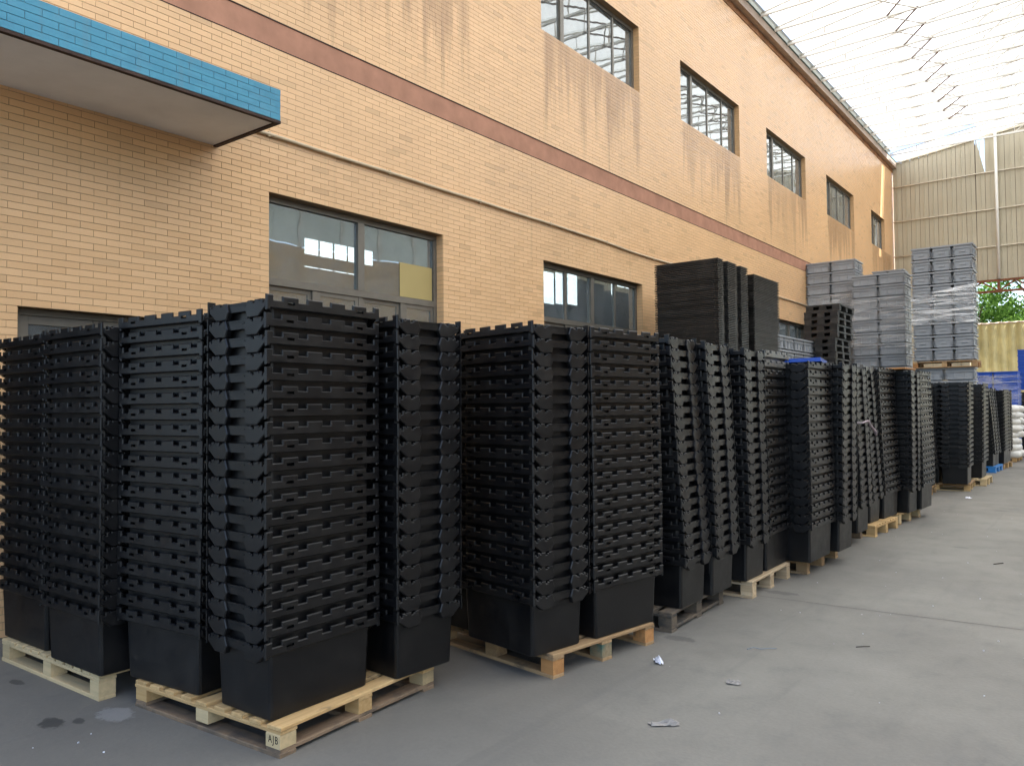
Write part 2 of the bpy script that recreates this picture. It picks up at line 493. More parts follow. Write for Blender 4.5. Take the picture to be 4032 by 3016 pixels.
# ------------------------------------------------------------------ mesh helpers
class MB:
    """collects shapes and links them as ONE mesh object"""

    def __init__(self):
        self.v = []
        self.f = []

    def quad(self, *p):
        b = len(self.v)
        self.v += [tuple(q) for q in p]
        self.f.append(tuple(range(b, b + len(p))))
        return self

    def box(self, x0, x1, y0, y1, z0, z1, skip=''):
        b = len(self.v)
        self.v += [(x0, y0, z0), (x1, y0, z0), (x1, y1, z0), (x0, y1, z0), (x0, y0, z1), (x1, y0, z1), (x1, y1, z1), (x0, y1, z1)]
        fs = {'b': (0, 3, 2, 1), 't': (4, 5, 6, 7), 'f': (0, 1, 5, 4), 'k': (2, 3, 7, 6), 'l': (3, 0, 4, 7), 'r': (1, 2, 6, 5)}
        for k, f in fs.items():
            if k not in skip:
                self.f.append(tuple(b + i for i in f))
        return self

    def bar(self, p, q, w, hgt=None, upv=(0, 0, 1)):
        """square bar between two points"""
        hgt = hgt or w
        p, q = Vector(p), Vector(q)
        d = (q - p).normalized()
        u = Vector(upv)
        if abs(d.dot(u)) > 0.95:
            u = Vector((1, 0, 0))
        s = d.cross(u).normalized() * (w / 2)
        u = s.cross(d).normalized() * (hgt / 2)
        b = len(self.v)
        for c in (p, q):
            for a, e in ((-1, -1), (1, -1), (1, 1), (-1, 1)):
                self.v.append(tuple(c + s * a + u * e))
        self.f += [(b, b + 1, b + 2, b + 3), (b + 7, b + 6, b + 5, b + 4)]
        for i in range(4):
            j = (i + 1) % 4
            self.f.append((b + i, b + 4 + i, b + 4 + j, b + j))
        return self

    def tube(self, pts, r, n=6):
        pts = [Vector(p) for p in pts]
        b = len(self.v)
        for i, p in enumerate(pts):
            d = (pts[min(i + 1, len(pts) - 1)] - pts[max(i - 1, 0)]).normalized()
            u = Vector((0, 0, 1)) if abs(d.z) < 0.9 else Vector((1, 0, 0))
            s = d.cross(u).normalized()
            u = s.cross(d)
            rr = r[i] if isinstance(r, (list, tuple)) else r
            for k in range(n):
                a = 2 * PI * k / n
                self.v.append(tuple(p + s * math.cos(a) * rr + u * math.sin(a) * rr))
        for i in range(len(pts) - 1):
            for k in range(n):
                k2 = (k + 1) % n
                self.f.append((b + i * n + k, b + i * n + k2, b + (i + 1) * n + k2, b + (i + 1) * n + k))
        self.f.append(tuple(b + k for k in range(n))[::-1])
        e = b + (len(pts) - 1) * n
        self.f.append(tuple(e + k for k in range(n)))
        return self

    def plate(self, outline, holes, to3d, t):
        """extruded polygon: outline in (u, v), to3d(u, v, depth)"""
        loops = [outline] + list(holes)
        tri = tessellate_polygon([[Vector((u, v, 0)) for u, v in lp] for lp in loops])
        flat = [p for lp in loops for p in lp]
        b = len(self.v)
        n = len(flat)
        self.v += [tuple(to3d(u, v, 0.0)) for u, v in flat]
        self.v += [tuple(to3d(u, v, t)) for u, v in flat]
        for a, c, d in tri:
            self.f.append((b + a, b + c, b + d))
            self.f.append((b + n + d, b + n + c, b + n + a))
        s = 0
        for lp in loops:
            m = len(lp)
            for i in range(m):
                j = (i + 1) % m
                self.f.append((b + s + i, b + s + j, b + n + s + j, b + n + s + i))
            s += m
        return self

    def plate_c(self, outline, holes, to3d, t, c=.0045):
        """extruded polygon whose front edge is chamfered by c"""
        def inset(lp, d):
            n_ = len(lp)
            ar = sum(lp[i][0] * lp[(i + 1) % n_][1] - lp[(i + 1) % n_][0] * lp[i][1] for i in range(n_))
            sg = 1 if ar > 0 else -1
            r_ = []
            for i in range(n_):
                p0, p1, p2 = Vector(lp[i - 1]), Vector(lp[i]), Vector(lp[(i + 1) % n_])
                e1, e2 = (p1 - p0).normalized(), (p2 - p1).normalized()
                n1, n2 = Vector((-e1.y, e1.x)) * sg, Vector((-e2.y, e2.x)) * sg
                m_ = n1 + n2
                m_ = m_ / max(m_.dot(n1), .35) if m_.length > 1e-6 else n1
                q = p1 + m_ * d
                r_.append((q.x, q.y))
            return r_
        loops = [outline] + list(holes)
        front = [inset(outline, c)] + [list(h) for h in holes]
        rings = [(front, 0.0), (loops, c), (loops, t)]
        base = []
        for lps, dep in rings:
            base.append(len(self.v))
            self.v += [tuple(to3d(u, v, dep)) for lp in lps for u, v in lp]
        tri = tessellate_polygon([[Vector((u, v, 0)) for u, v in lp] for lp in front])
        tri2 = tessellate_polygon([[Vector((u, v, 0)) for u, v in lp] for lp in loops])
        self.f += [tuple(base[0] + i for i in q) for q in tri]
        self.f += [tuple(base[2] + i for i in q)[::-1] for q in tri2]
        s = 0
        for k, lp in enumerate(loops):
            m = len(lp)
            for a, b in ((0, 1), (1, 2)) if k == 0 else ((0, 2),):
                for i in range(m):
                    j = (i + 1) % m
                    self.f.append((base[a] + s + i, base[a] + s + j, base[b] + s + j, base[b] + s + i))
            s += m
        return self

    def mesh(self, name, mat, smooth=False, fix=True):
        me = bpy.data.meshes.new(name)
        me.from_pydata(self.v, [], self.f)
        me.materials.append(MAT[mat] if isinstance(mat, str) else mat)
        if fix:
            import bmesh
            bm = bmesh.new()
            bm.from_mesh(me)
            bmesh.ops.recalc_face_normals(bm, faces=bm.faces)
            bm.to_mesh(me)
            bm.free()
        me.polygons.foreach_set('use_smooth', [bool(smooth)] * len(me.polygons))
        me.update()
        return me

    def build(self, name, mat, parent=None, smooth=False, fix=True, world=False):
        return link(name, self.mesh(name, mat, smooth, fix), parent, world)


def link(name, data, parent=None, world=False, loc=None, rot=None):
    o = bpy.data.objects.new(name, data)
    COL.objects.link(o)
    if parent is not None:
        o.parent = parent
        if world:                       # the mesh was made in world coordinates
            q = parent
            off = Vector((0, 0, 0))
            while q is not None:
                off += q.location
                q = q.parent
            o.location = -off
    if loc is not None:
        o.location = loc
    if rot is not None:
        o.rotation_euler = rot
    return o


def tag(o, label=None, cat=None, group=None, kind=None):
    if label:
        o['label'] = label
    if cat:
        o['category'] = cat
    if group:
        o['group'] = group
    if kind:
        o['kind'] = kind
    return o


def empty(name, loc, rz=0.0):
    o = bpy.data.objects.new(name, None)
    COL.objects.link(o)
    o.location = loc
    o.rotation_euler = (0, 0, rz)
    o.empty_display_size = 0.2
    return o


def np_mesh(name, verts, faces4, mat):
    """quads as one mesh, fast"""
    me = bpy.data.meshes.new(name)
    v = np.asarray(verts, dtype=np.float32).reshape(-1, 3)
    f = np.asarray(faces4, dtype=np.int32).reshape(-1, 4)
    me.vertices.add(len(v))
    me.vertices.foreach_set('co', v.ravel())
    me.loops.add(f.size)
    me.loops.foreach_set('vertex_index', f.ravel())
    me.polygons.add(len(f))
    me.polygons.foreach_set('loop_start', np.arange(0, f.size, 4, dtype=np.int32))
    me.polygons.foreach_set('loop_total', np.full(len(f), 4, dtype=np.int32))
    me.materials.append(MAT[mat])
    me.polygons.foreach_set('use_smooth', np.zeros(len(f), dtype=bool))
    me.update(calc_edges=True)
    me.validate()
    return me


# ------------------------------------------------------------------ the setting
XW = -6.30                       # face of the tiled wall
YB = 31.0                        # inner face of the end wall
o = MB().quad((-400, -400, -0.012), (400, -400, -0.012), (400, 400, -0.012), (-400, 400, -0.012)).build('ground', 'ground')
tag(o, kind='structure')
fl = MB()
n = 24
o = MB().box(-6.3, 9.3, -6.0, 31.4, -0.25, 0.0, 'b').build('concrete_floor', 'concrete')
tag(o, kind='structure')
j = MB()
pts = [(-6.2, 6.34), (-4.0, 6.46), (-1.614, 6.565), (-0.566, 6.63), (3, 6.8), (9, 7.1)]
for a, b in zip(pts[:-1], pts[1:]):
    j.quad((a[0], a[1] - .0035, .0025), (b[0], b[1] - .0035, .0025), (b[0], b[1] + .0035, .0025), (a[0], a[1] + .0035, .0025))
tag(j.build('floor_joint', 'joint'), kind='structure')

# ------------------------------------------------------------------ the tiled building
Z = lambda k: 3.664 + k * TH
Z_DOOR, Z_SILL, Z_HEAD = Z(-24), Z(61), Z(82)
Z_TOP = 10.2
OPEN = [('door', 2.29, 3.46, 0.0, Z_DOOR), ('dark_opening', 0.40, 1.93, 0.0, Z(-14)), ('low', 4.42, 6.84, Z(-40), Z(0)), ('low', 8.90, 11.78, Z(-40), Z(0)),  # second opening: unseen, added so the left crates reflect dark
        ('low', 18.1, 20.98, Z(-40), Z(0)), ('low', 22.7, 25.55, Z(-40), Z(0))]
for w in WIN_Y:
    OPEN.append(('up', w, w + (2.88 if w < 27 else 1.90), Z_SILL, Z_HEAD))
BAND0, BAND1 = Z(26), Z(31)
RV = 0.105                       # depth of the reveals
Y0W, Y1W = 0.2, 31.25

bld = empty('factory_building', (-6.3, 12.0, 0))
tag(bld, 'long factory building faced in tan tiles with a pink band and two rows of windows', 'building')
ys = sorted({Y0W, Y1W} | {o_[1] for o_ in OPEN} | {o_[2] for o_ in OPEN})
zs = sorted({-0.02, Z_TOP} | {o_[3] for o_ in OPEN} | {o_[4] for o_ in OPEN})
wb = MB()
XF, XK = XW - 0.0055, XW - 0.26
for y0, y1 in zip(ys[:-1], ys[1:]):
    for z0, z1 in zip(zs[:-1], zs[1:]):
        ym, zm = (y0 + y1) / 2, (z0 + z1) / 2
        if any(o_[1] < ym < o_[2] and o_[3] < zm < o_[4] for o_ in OPEN):
            continue
        wb.quad((XF, y0, z0), (XF, y1, z0), (XF, y1, z1), (XF, y0, z1))
        wb.quad((XK, y0, z0), (XK, y0, z1), (XK, y1, z1), (XK, y1, z0))
for _, y0, y1, z0, z1 in OPEN:
    wb.quad((XF, y0, z0), (XF, y0, z1), (XK, y0, z1), (XK, y0, z0))
    wb.quad((XF, y1, z0), (XK, y1, z0), (XK, y1, z1), (XF, y1, z1))
    wb.quad((XF, y0, z1), (XF, y1, z1), (XK, y1, z1), (XK, y0, z1))
    wb.quad((XF, y0, z0), (XK, y0, z0), (XK, y1, z0), (XF, y1, z0))
wb.quad((XF, Y0W, Z_TOP), (XK, Y0W, Z_TOP), (XK, Y1W, Z_TOP), (XF, Y1W, Z_TOP))
wall = wb.build('wall', 'grout', bld, fix=False, world=True)

# tiles: every one real; the largest 300 in view are objects of their own
cand = []
rects = []
GAP_Y, GAP_Z = 0.0028, 0.0042
k0, k1 = int(-3.664 / TH) - 1, int((Z_TOP - 3.664) / TH) + 1
for k in range(k0, k1):
    z0, z1 = Z(k) + GAP_Z / 2, Z(k + 1) - GAP_Z / 2
    if Z(k + 1) > Z_TOP + 1e-4 or Z(k) < -0.03 or (BAND0 - 1e-4 <= Z(k) < BAND1 - 1e-4):
        continue
    off = 2.318 + (TP / 2 if (k % 2) else 0.0)
    c0 = int((Y0W - off) / TP) - 1
    c1 = int((Y1W - off) / TP) + 1
    cuts = [(o_[1], o_[2]) for o_ in OPEN if o_[3] - 1e-3 < (z0 + z1) / 2 < o_[4] + 1e-3]
    for c in range(c0, c1):
        a, b = max(off + c * TP, Y0W) + GAP_Y / 2, min(off + (c + 1) * TP, Y1W) - GAP_Y / 2
        segs = [(a, b)]
        for u, v in cuts:
            ns = []
            for p, q in segs:
                if q <= u or p >= v:
                    ns.append((p, q))
                else:
                    if p < u - 0.012:
                        ns.append((p, u - 0.0005))
                    if q > v + 0.012:
                        ns.append((v + 0.0005, q))
            segs = ns
        for p, q in segs:
            if q - p < 0.012:
                continue
            full = abs((q - p) - (TP - GAP_Y)) < 1e-4
            rects.append((p, q, z0, z1, full))


def in_view(y, z):
    q = Vector((XW, y, z - CAM_H))
    f = q.dot(fw)
    if f < 0.2:
        return False
    u, v = q.dot(rt2) / f, q.dot(up2) / f
    return abs(u) < 0.654 and abs(v) < 0.489


def shown(y, z):
    if not in_view(y, z):
        return False
    if z < 2.12 + 0.36 * max(0, (5.0 - y)) * 0 + 0.42 * (2.2 if y < 3.4 else 1.6) * 0.95:
        return False                                   # behind the stacks
    if y < 3.95 and 3.86 < z < 4.62:
        return False                                   # behind the canopy
    return True


for i, (p, q, z0, z1, full) in enumerate(rects):
    ym, zm = (p + q) / 2, (z0 + z1) / 2
    if full and shown(ym, zm):
        dist = math.sqrt(XW ** 2 + ym ** 2 + (zm - CAM_H) ** 2)
        cand.append((dist / abs(XW) * dist * dist, i))
cand.sort()
own = set(i for _, i in cand[:300])
TD = 0.005
tm = MB()
hy, hz = (TP - GAP_Y) / 2, (Z(1) - Z(0) - GAP_Z) / 2
bv = 0.0012
tm.v = [(0, -hy + bv, -hz + bv), (0, hy - bv, -hz + bv), (0, hy - bv, hz - bv), (0, -hy + bv, hz - bv), (-bv, -hy, -hz), (-bv, hy, -hz), (-bv, hy, hz), (-bv, -hy, hz),
        (-TD, -hy, -hz), (-TD, hy, -hz), (-TD, hy, hz), (-TD, -hy, hz)]
tm.f = [(0, 1, 2, 3)] + [(4 + i, 4 + (i + 1) % 4, (i + 1) % 4, i) for i in range(4)] + [(8 + i, 8 + (i + 1) % 4, 4 + (i + 1) % 4, 4 + i) for i in range(4)]
tile_me = tm.mesh('tile', 'tile', fix=False)
V, F = [], []
b = 0
for i, (p, q, z0, z1, full) in enumerate(rects):
    dx = rnd.uniform(-0.0007, 0.0007)
    if i in own:
        t_ = link('tile', tile_me, wall)
        t_.location = (XW + dx + 6.3 - 6.3 - wall.location.x - bld.location.x, (p + q) / 2 - wall.location.y - bld.location.y, (z0 + z1) / 2 - wall.location.z - bld.location.z)
        t_.rotation_euler = (0, rnd.gauss(0, 0.004), rnd.gauss(0, 0.0018))
        continue
    x, xb = XW + dx, XW - TD
    V += [(x, p, z0), (x, q, z0), (x, q, z1), (x, p, z1), (xb, p, z0), (xb, q, z0), (xb, q, z1), (xb, p, z1)]
    F += [(b, b + 1, b + 2, b + 3), (b + 4, b + 5, b + 1, b), (b + 5, b + 6, b + 2, b + 1), (b + 6, b + 7, b + 3, b + 2), (b + 7, b + 4, b, b + 3)]
    b += 8
# tiles lining the reveals
for _, y0, y1, z0, z1 in OPEN:
    for k in range(k0, k1):
        if Z(k) < z0 - 1e-3 or Z(k + 1) > z1 + 1e-3:
            continue
        for yy, sg in ((y0, 1), (y1, -1)):
            yt = yy + sg * 0.004
            a, c = Z(k) + GAP_Z / 2, Z(k + 1) - GAP_Z / 2
            V += [(XW - 0.007, yt, a), (XW - RV, yt, a), (XW - RV, yt, c), (XW - 0.007, yt, c), (XW - 0.007, yy, a), (XW - RV, yy, a), (XW - RV, yy, c), (XW - 0.007, yy, c)]
            F += [(b, b + 1, b + 2, b + 3), (b + 4, b + 5, b + 1, b), (b + 5, b + 6, b + 2, b + 1), (b + 6, b + 7, b + 3, b + 2), (b + 7, b + 4, b, b + 3)]
            b += 8
o = link('tile_cladding', np_mesh('tile_cladding', V, F, 'tile'), wall, world=True)
tag(o, kind='stuff')

# band, cornice, roof edge flashing
bd = MB()
bd.box(XF + .0005, XW - 0.001, Y0W, Y1W, BAND0 + .004, BAND1 - .006)
bd.build('plaster_band', 'band', bld, world=True)
MB().box(XF + .0005, XW + 0.006, Y0W, Y1W, BAND1 - .007, BAND1 + .004).build('band_drip_edge', 'trim', bld, world=True)
MB().box(XF + .0005, XW + 0.004, Y0W, Y1W, BAND0 - .003, BAND0 + .005).build('band_lower_edge', 'trim', bld, world=True)
MB().box(XK, -6.285, Y0W, Y1W, Z_TOP - .13, Z_TOP + .004).build('cornice_stain_strip', 'cornice_edge', bld, world=True)
MB().box(XK, -6.155, Y0W, Y1W, Z_TOP + .006, Z_TOP + .19).build('cornice', 'cornice', bld, world=True)
MB().box(XK, -6.146, Y0W, Y1W, Z_TOP + .192, Z_TOP + .235).build('roof_flashing', 'flash', bld, world=True)

# interior of the hall
it = MB()
XI = -14.0
HW = [(10.73, 11.12, 5.02, 5.37), (11.15, 11.52, 5.02, 5.37), (11.56, 11.93, 5.02, 5.37), (11.96, 12.33, 5.02, 5.37), (12.36, 12.73, 5.02, 5.37),
      (10.73, 11.12, 4.73, 4.755), (11.15, 11.52, 4.73, 4.755), (11.56, 11.93, 4.73, 4.755), (11.96, 12.33, 4.73, 4.755),
      (14.9, 15.6, 4.4, 5.25), (15.66, 16.3, 4.4, 5.25),
      (19.50, 20.35, 4.85, 5.85), (20.42, 21.05, 4.9, 5.9), (21.1, 21.70, 4.95, 5.95), (23.88, 24.0, 5.55, 6.02), (24.3, 24.85, 5.9, 6.22), (24.9, 25.35, 5.9, 6.22)]
yi = sorted({0.4, 31.2} | {h[0] for h in HW} | {h[1] for h in HW})
zi = sorted({2.3, 10.0} | {h[2] for h in HW} | {h[3] for h in HW})
for y0, y1 in zip(yi[:-1], yi[1:]):
    for z0, z1 in zip(zi[:-1], zi[1:]):
        ym, zm = (y0 + y1) / 2, (z0 + z1) / 2
        if any(h[0] < ym < h[1] and h[2] < zm < h[3] for h in HW):
            continue
        it.box(XI - .02, XI, y0, y1, z0, z1)
it.box(XI, XK, 0.2, 0.4, 0, 10)
it.box(XI, XK, 31.2, 31.4, 0, 10)
it.build('interior_wall', 'interior', bld, world=True, fix=False)
MB().box(XI - .2, XI + .004, 0.4, 31.2, 0, 2.3).build('interior_dado', 'interior_dado', bld, world=True)
MB().box(XI - .3, XK, 0.2, 31.4, 10.0, 10.19).build('roof_slab', 'interior', bld, world=True)
MB().box(XI, XK, 0.4, 31.2, 0.0, 0.02).build('hall_floor', 'ground', bld, world=True)
hb = MB()
for y in np.arange(1.5, 31, 3.0):
    hb.box(XI + .01, XK - .01, y, y + .25, 6.35, 6.75)
hb.build('hall_beam', 'interior', bld, world=True)


def window(y0, y1, z0, z1, splits, transom, glass, thick=(), sub=()):
    """an aluminium frame with panes behind the reveal; splits at fractions of the width"""
    xc = XW - RV - 0.03
    name = 'window'
    m = MB()
    fwid = 0.055
    xa, xb = xc - 0.03, xc + 0.03
    m.box(xa, xb, y0 + .005, y1 - .005, z1 - fwid - .005, z1 - .005)
    m.box(xa, xb, y0 + .005, y1 - .005, z0 + .005, z0 + fwid + .005)
    m.box(xa, xb, y0 + .005, y0 + .005 + fwid, z0 + fwid + .006, z1 - fwid - .006)
    m.box(xa, xb, y1 - .005 - fwid, y1 - .005, z0 + fwid + .006, z1 - fwid - .006)
    f = m.build(name, 'alu', bld, world=True)
    zlow = z0 + fwid + .006
    top = z1 - fwid - .006
    if transom:
        MB().box(xa - .002, xb + .004, y0 + fwid + .006, y1 - fwid - .006, transom - .035, transom + .035).build('transom', 'alu', f, world=True)
    tr = transom + .036 if transom else zlow
    edges = [y0 + fwid + .006]
    for s in splits:
        y = y0 + s * (y1 - y0)
        w = 0.045 if s in thick else 0.022
        MB().box(xa + (.0 if s in thick else .012), xb + (.008 if s in thick else -.012), y - w, y + w, tr, top).build('mullion', 'alu', f, world=True)
        edges += [y - w, y + w]
    edges.append(y1 - fwid - .006)
    for a, c in zip(edges[::2], edges[1::2]):
        MB().box(xc - .003, xc + .003, a + .0005, c - .0005, tr + .0005, top - .0005).build('pane', glass, f, world=True)
    if transom:
        e2 = [y0 + fwid + .006]
        for s in sub:
            y = y0 + s * (y1 - y0)
            MB().box(xa, xb - .004, y - .028, y + .028, zlow, transom - .036).build('mullion', 'alu', f, world=True)
            e2 += [y - .028, y + .028]
        e2.append(y1 - fwid - .006)
        for i, (a, c) in enumerate(zip(e2[::2], e2[1::2])):
            dx = .008 if i % 2 else -.008
            s_ = MB()
            s_.box(xc + dx - .012, xc + dx + .012, a + .001, a + .045, zlow + .001, transom - .037)
            s_.box(xc + dx - .012, xc + dx + .012, c - .045, c - .001, zlow + .001, transom - .037)
            s_.box(xc + dx - .012, xc + dx + .012, a + .046, c - .046, transom - .082, transom - .037)
            s_.box(xc + dx - .012, xc + dx + .012, a + .046, c - .046, zlow + .001, zlow + .046)
            s_.build('sash', 'alu', f, world=True)
            MB().box(xc + dx - .003, xc + dx + .003, a + .0455, c - .0455, zlow + .0465, transom - .0825).build('pane', glass, f, world=True)
    return f


w1 = window(4.42, 6.84, Z(-40), Z(0), (0.508,), 2.84, 'glass_low', (0.508,), (0.256, 0.508, 0.764))
o = MB().box(XW - RV - .024, XW - RV - .020, 6.245, 6.772, 2.882, 3.27).build('yellow_board', 'yellow_sheet', w1, world=True)
o['label'] = 'yellow sheet fixed behind the right pane'
for y0 in (8.90, 18.1, 22.7):
    window(y0, y0 + 2.88 - (0.03 if y0 > 20 else 0), Z(-40), Z(0), (0.25, 0.50, 0.75), 2.86, 'glass_low', (0.5,), (0.25, 0.50, 0.75))
for w in WIN_Y:
    ww = 2.88 if w < 27 else 1.90
    window(w, w + ww, Z_SILL, Z_HEAD, (0.235, 0.51, 0.765) if w < 27 else (0.36, 0.7), None, 'glass_up', (0.235,) if w < 27 else (0.36,))
# the door by the left pallet
dm = MB()
xc = XW - RV
dm.box(xc - .05, xc, 2.295, 2.345, 0.01, Z_DOOR - .004)
dm.box(xc - .05, xc, 3.41, 3.455, 0.01, Z_DOOR - .004)
dm.box(xc - .05, xc, 2.346, 3.409, Z_DOOR - .05, Z_DOOR - .004)
door = dm.build('door', 'alu', bld, world=True)
em = MB()
em.box(xc - .05, xc, 0.402, 0.46, 0.01, Z(-14) - .004).box(xc - .05, xc, 1.87, 1.928, 0.01, Z(-14) - .004).box(xc - .05, xc, 0.461, 1.869, Z(-14) - .07, Z(-14) - .004)
em.build('dark_opening_frame', 'alu', bld, world=True)  # frame of the unseen added opening
for a, c in ((2.35, 2.87), (2.875, 3.405)):
    lf = MB()
    lf.box(xc - .045, xc - .012, a, a + .055, 0.02, Z_DOOR - .052)
    lf.box(xc - .045, xc - .012, c - .055, c, 0.02, Z_DOOR - .052)
    lf.box(xc - .045, xc - .012, a + .056, c - .056, Z_DOOR - .115, Z_DOOR - .052)
    lf.box(xc - .045, xc - .012, a + .056, c - .056, 0.02, 0.9)
    lf.build('door_leaf', 'alu', door, world=True)
    MB().box(xc - .030, xc - .024, a + .0565, c - .0565, .9005, Z_DOOR - .1155).build('pane', 'glass_low', door, world=True)

# canopy with its blue tiles
CX, CY, CZ0 = -5.37, 3.875, 3.955
cm = MB().box(XF, CX - .0055, 0.3, CY, CZ0 + .012, CZ0 + .262)
canopy = cm.build('canopy', 'blue_grout', bld, world=True)
MB().box(XW, CX - .03, 0.3, CY - .03, CZ0 + .002, CZ0 + .0105).build('soffit', 'soffit', canopy, world=True)
MB().box(CX - .036, CX + .003, 0.3, CY + .003, CZ0 - .012, CZ0 + .0100).build('edge_trim', 'trim', canopy, world=True)
MB().box(XW, CX - .037, CY - .034, CY + .003, CZ0 - .012, CZ0 + .0100).build('edge_trim', 'trim', canopy, world=True)
bt = MB()
bt.v = [(v_[0], v_[1], v_[2] * 0.985) for v_ in tm.v]
bt.f = list(tm.f)
btile = bt.mesh('tile', 'blue', fix=False)
rowh = 0.0515
for r_ in range(5):
    off = 0.3 + (0.1 if r_ % 2 else 0.0) + 0.07
    z = CZ0 + .0125 + rowh * (r_ + .5)
    c = 0
    while off + (c + 1) * TP < CY + .001:
        yc = off + (c + .5) * TP
        c += 1
        if yc < 1.2:
            continue
        t_ = link('tile', btile, canopy)
        t_.location = (CX - (canopy.location.x + bld.location.x) + rnd.uniform(-.0006, .0006), yc - (canopy.location.y + bld.location.y), z - (canopy.location.z + bld.location.z))
    rest = CY - (off + c * TP)
    if rest > 0.02:
        y0_ = off + c * TP + GAP_Y / 2
        MB().box(CX - .005, CX, y0_, CY - .001, z - hz * .985, z + hz * .985).build('tile', 'blue', canopy, world=True)
    off2 = XW + .01 + (0.1 if r_ % 2 else 0.0)
    c = 0
    while off2 + c * TP < CX - .02:
        a, e = off2 + c * TP + GAP_Y / 2, min(off2 + (c + 1) * TP - GAP_Y / 2, CX - .006)
        MB().box(a, e, CY, CY + .005, z - hz * .985, z + hz * .985).build('tile', 'blue', canopy, world=True)
        c += 1

# conduit with its clips
pp = []
for i in range(60):
    y = 3.6 + i * 0.33
    sag = -0.006 * abs(math.sin(y * 2.1)) - (0.035 * math.exp(-((y - 11.9) / 1.2) ** 2)) - 0.0020 * (y - 3.6)
    pp.append((XW + .022, y, 4.208 + sag))
cd = MB().tube(pp, 0.019, 8).build('conduit', 'conduit', bld, smooth=True, world=True)
for y in np.arange(4.4, 22.5, 1.55):
    i = int((y - 3.6) / 0.33)
    MB().box(XW, XW + .036, y - .012, y + .012, pp[i][2] - .022, pp[i][2] + .023).build('clip', 'conduit', cd, world=True)

# ------------------------------------------------------------------ shed roof
roof = empty('shed_roof', (2.0, 12.0, 10.4))
tag(roof, 'translucent white sheet roof carried on thin cream trusses above the yard', 'roof')
RX0, RXR, RX1 = -6.10, 2.5, 9.3
SL = 0.14


def roof_z(x):
    return 10.47 + SL * (x - RX0) if x < RXR else 10.47 + SL * (RXR - RX0) - SL * (x - RXR)


edges = list(np.arange(-2.61, 29.60, 0.9))
for i, (a, c) in enumerate(zip(edges[:-1], edges[1:])):
    dz = 0.004 * (i % 2)
    m = MB()
    for x0, x1 in ((RX0 + .06, RXR), (RXR, RX1)):
        m.quad((x0, a - .03, roof_z(x0) + dz), (x1, a - .03, roof_z(x1) + dz), (x1, c + .03, roof_z(x1) + dz), (x0, c + .03, roof_z(x0) + dz))
    m.build('roof_panel', 'roof', roof, world=True, fix=False)
m = MB()
for x0, x1 in ((RX0 + .06, RXR), (RXR, RX1)):
    m.quad((x0, 28.86, roof_z(x0) + .006), (x1, 28.86, roof_z(x1) + .006), (x1, 29.52, roof_z(x1) + .006), (x0, 29.52, roof_z(x0) + .006))
m.build('roof_panel', 'roof', roof, world=True, fix=False)
m = MB()
for x0, x1 in ((-3.5, RXR), (RXR, RX1)):
    m.quad((x0, 29.45, roof_z(x0) + .012), (x1, 29.45, roof_z(x1) + .012), (x1, 30.05, roof_z(x1) + .012), (x0, 30.05, roof_z(x0) + .012))
m.build('roof_panel', 'roof', roof, world=True, fix=False)
m = MB()
for x0, x1 in ((RX0 + .06, RXR), (RXR, RX1)):
    m.quad((x0, 29.93, roof_z(x0)), (x1, 29.93, roof_z(x1)), (x1, 31.15, roof_z(x1)), (x0, 31.15, roof_z(x0)))
m.build('roof_panel', 'roof', roof, world=True, fix=False)
MB().box(-6.145, -6.02, -2.6, 29.6, 10.425, 10.432).build('eave_strip', 'gutter', roof, world=True)

truss_bm = MB()
zb = 10.36
truss_bm.bar((RX0 - .01, 0, zb), (RX1, 0, zb), 0.048, 0.055)
tu = MB()
tu.bar((RX0 - .01, 0, zb + .055), (RXR, 0, roof_z(RXR) - .05), 0.038, 0.032)
tu.bar((RXR, 0, roof_z(RXR) - .05), (RX1, 0, roof_z(RX1) - .05), 0.040, 0.034)
xs = list(np.arange(-5.25, RX1, 0.95))
for i, x in enumerate(xs):
    zt = roof_z(x) - .06
    tu.bar((x, 0, zb), (x, 0, zt), 0.022 if i % 4 else .045)
    if i % 2 and i + 1 < len(xs) and x > -3.0:
        tu.bar((x, 0, zb), (xs[i + 1], 0, roof_z(xs[i + 1]) - .06), 0.03)
truss_me = truss_bm.mesh('truss', 'steel_white')
upper_me = tu.mesh('upper_chord', 'steel_grey')
for k in range(-22, 14):
    y = 18.09 + 0.9 * k
    t_ = link('truss', truss_me, roof)
    t_.location = (-roof.location.x, y - roof.location.y, -roof.location.z)
    link('upper_chord', upper_me, t_)
for k in range(-10, 9):
    y = 18.87 + 0.9 * k
    MB().bar((-3.24, y, zb - .045), (-3.86, y + .9, zb - .045), .030).build('brace', 'steel_brown', roof, world=True)
    MB().bar((-3.86, y, zb - .075), (-3.24, y + .9, zb - .075), .022).build('brace', 'steel_grey', roof, world=True)
    MB().bar((-0.9, y, zb + .02), (0.9, y + .9, zb + .25), .028).build('brace', 'steel_grey', roof, world=True)

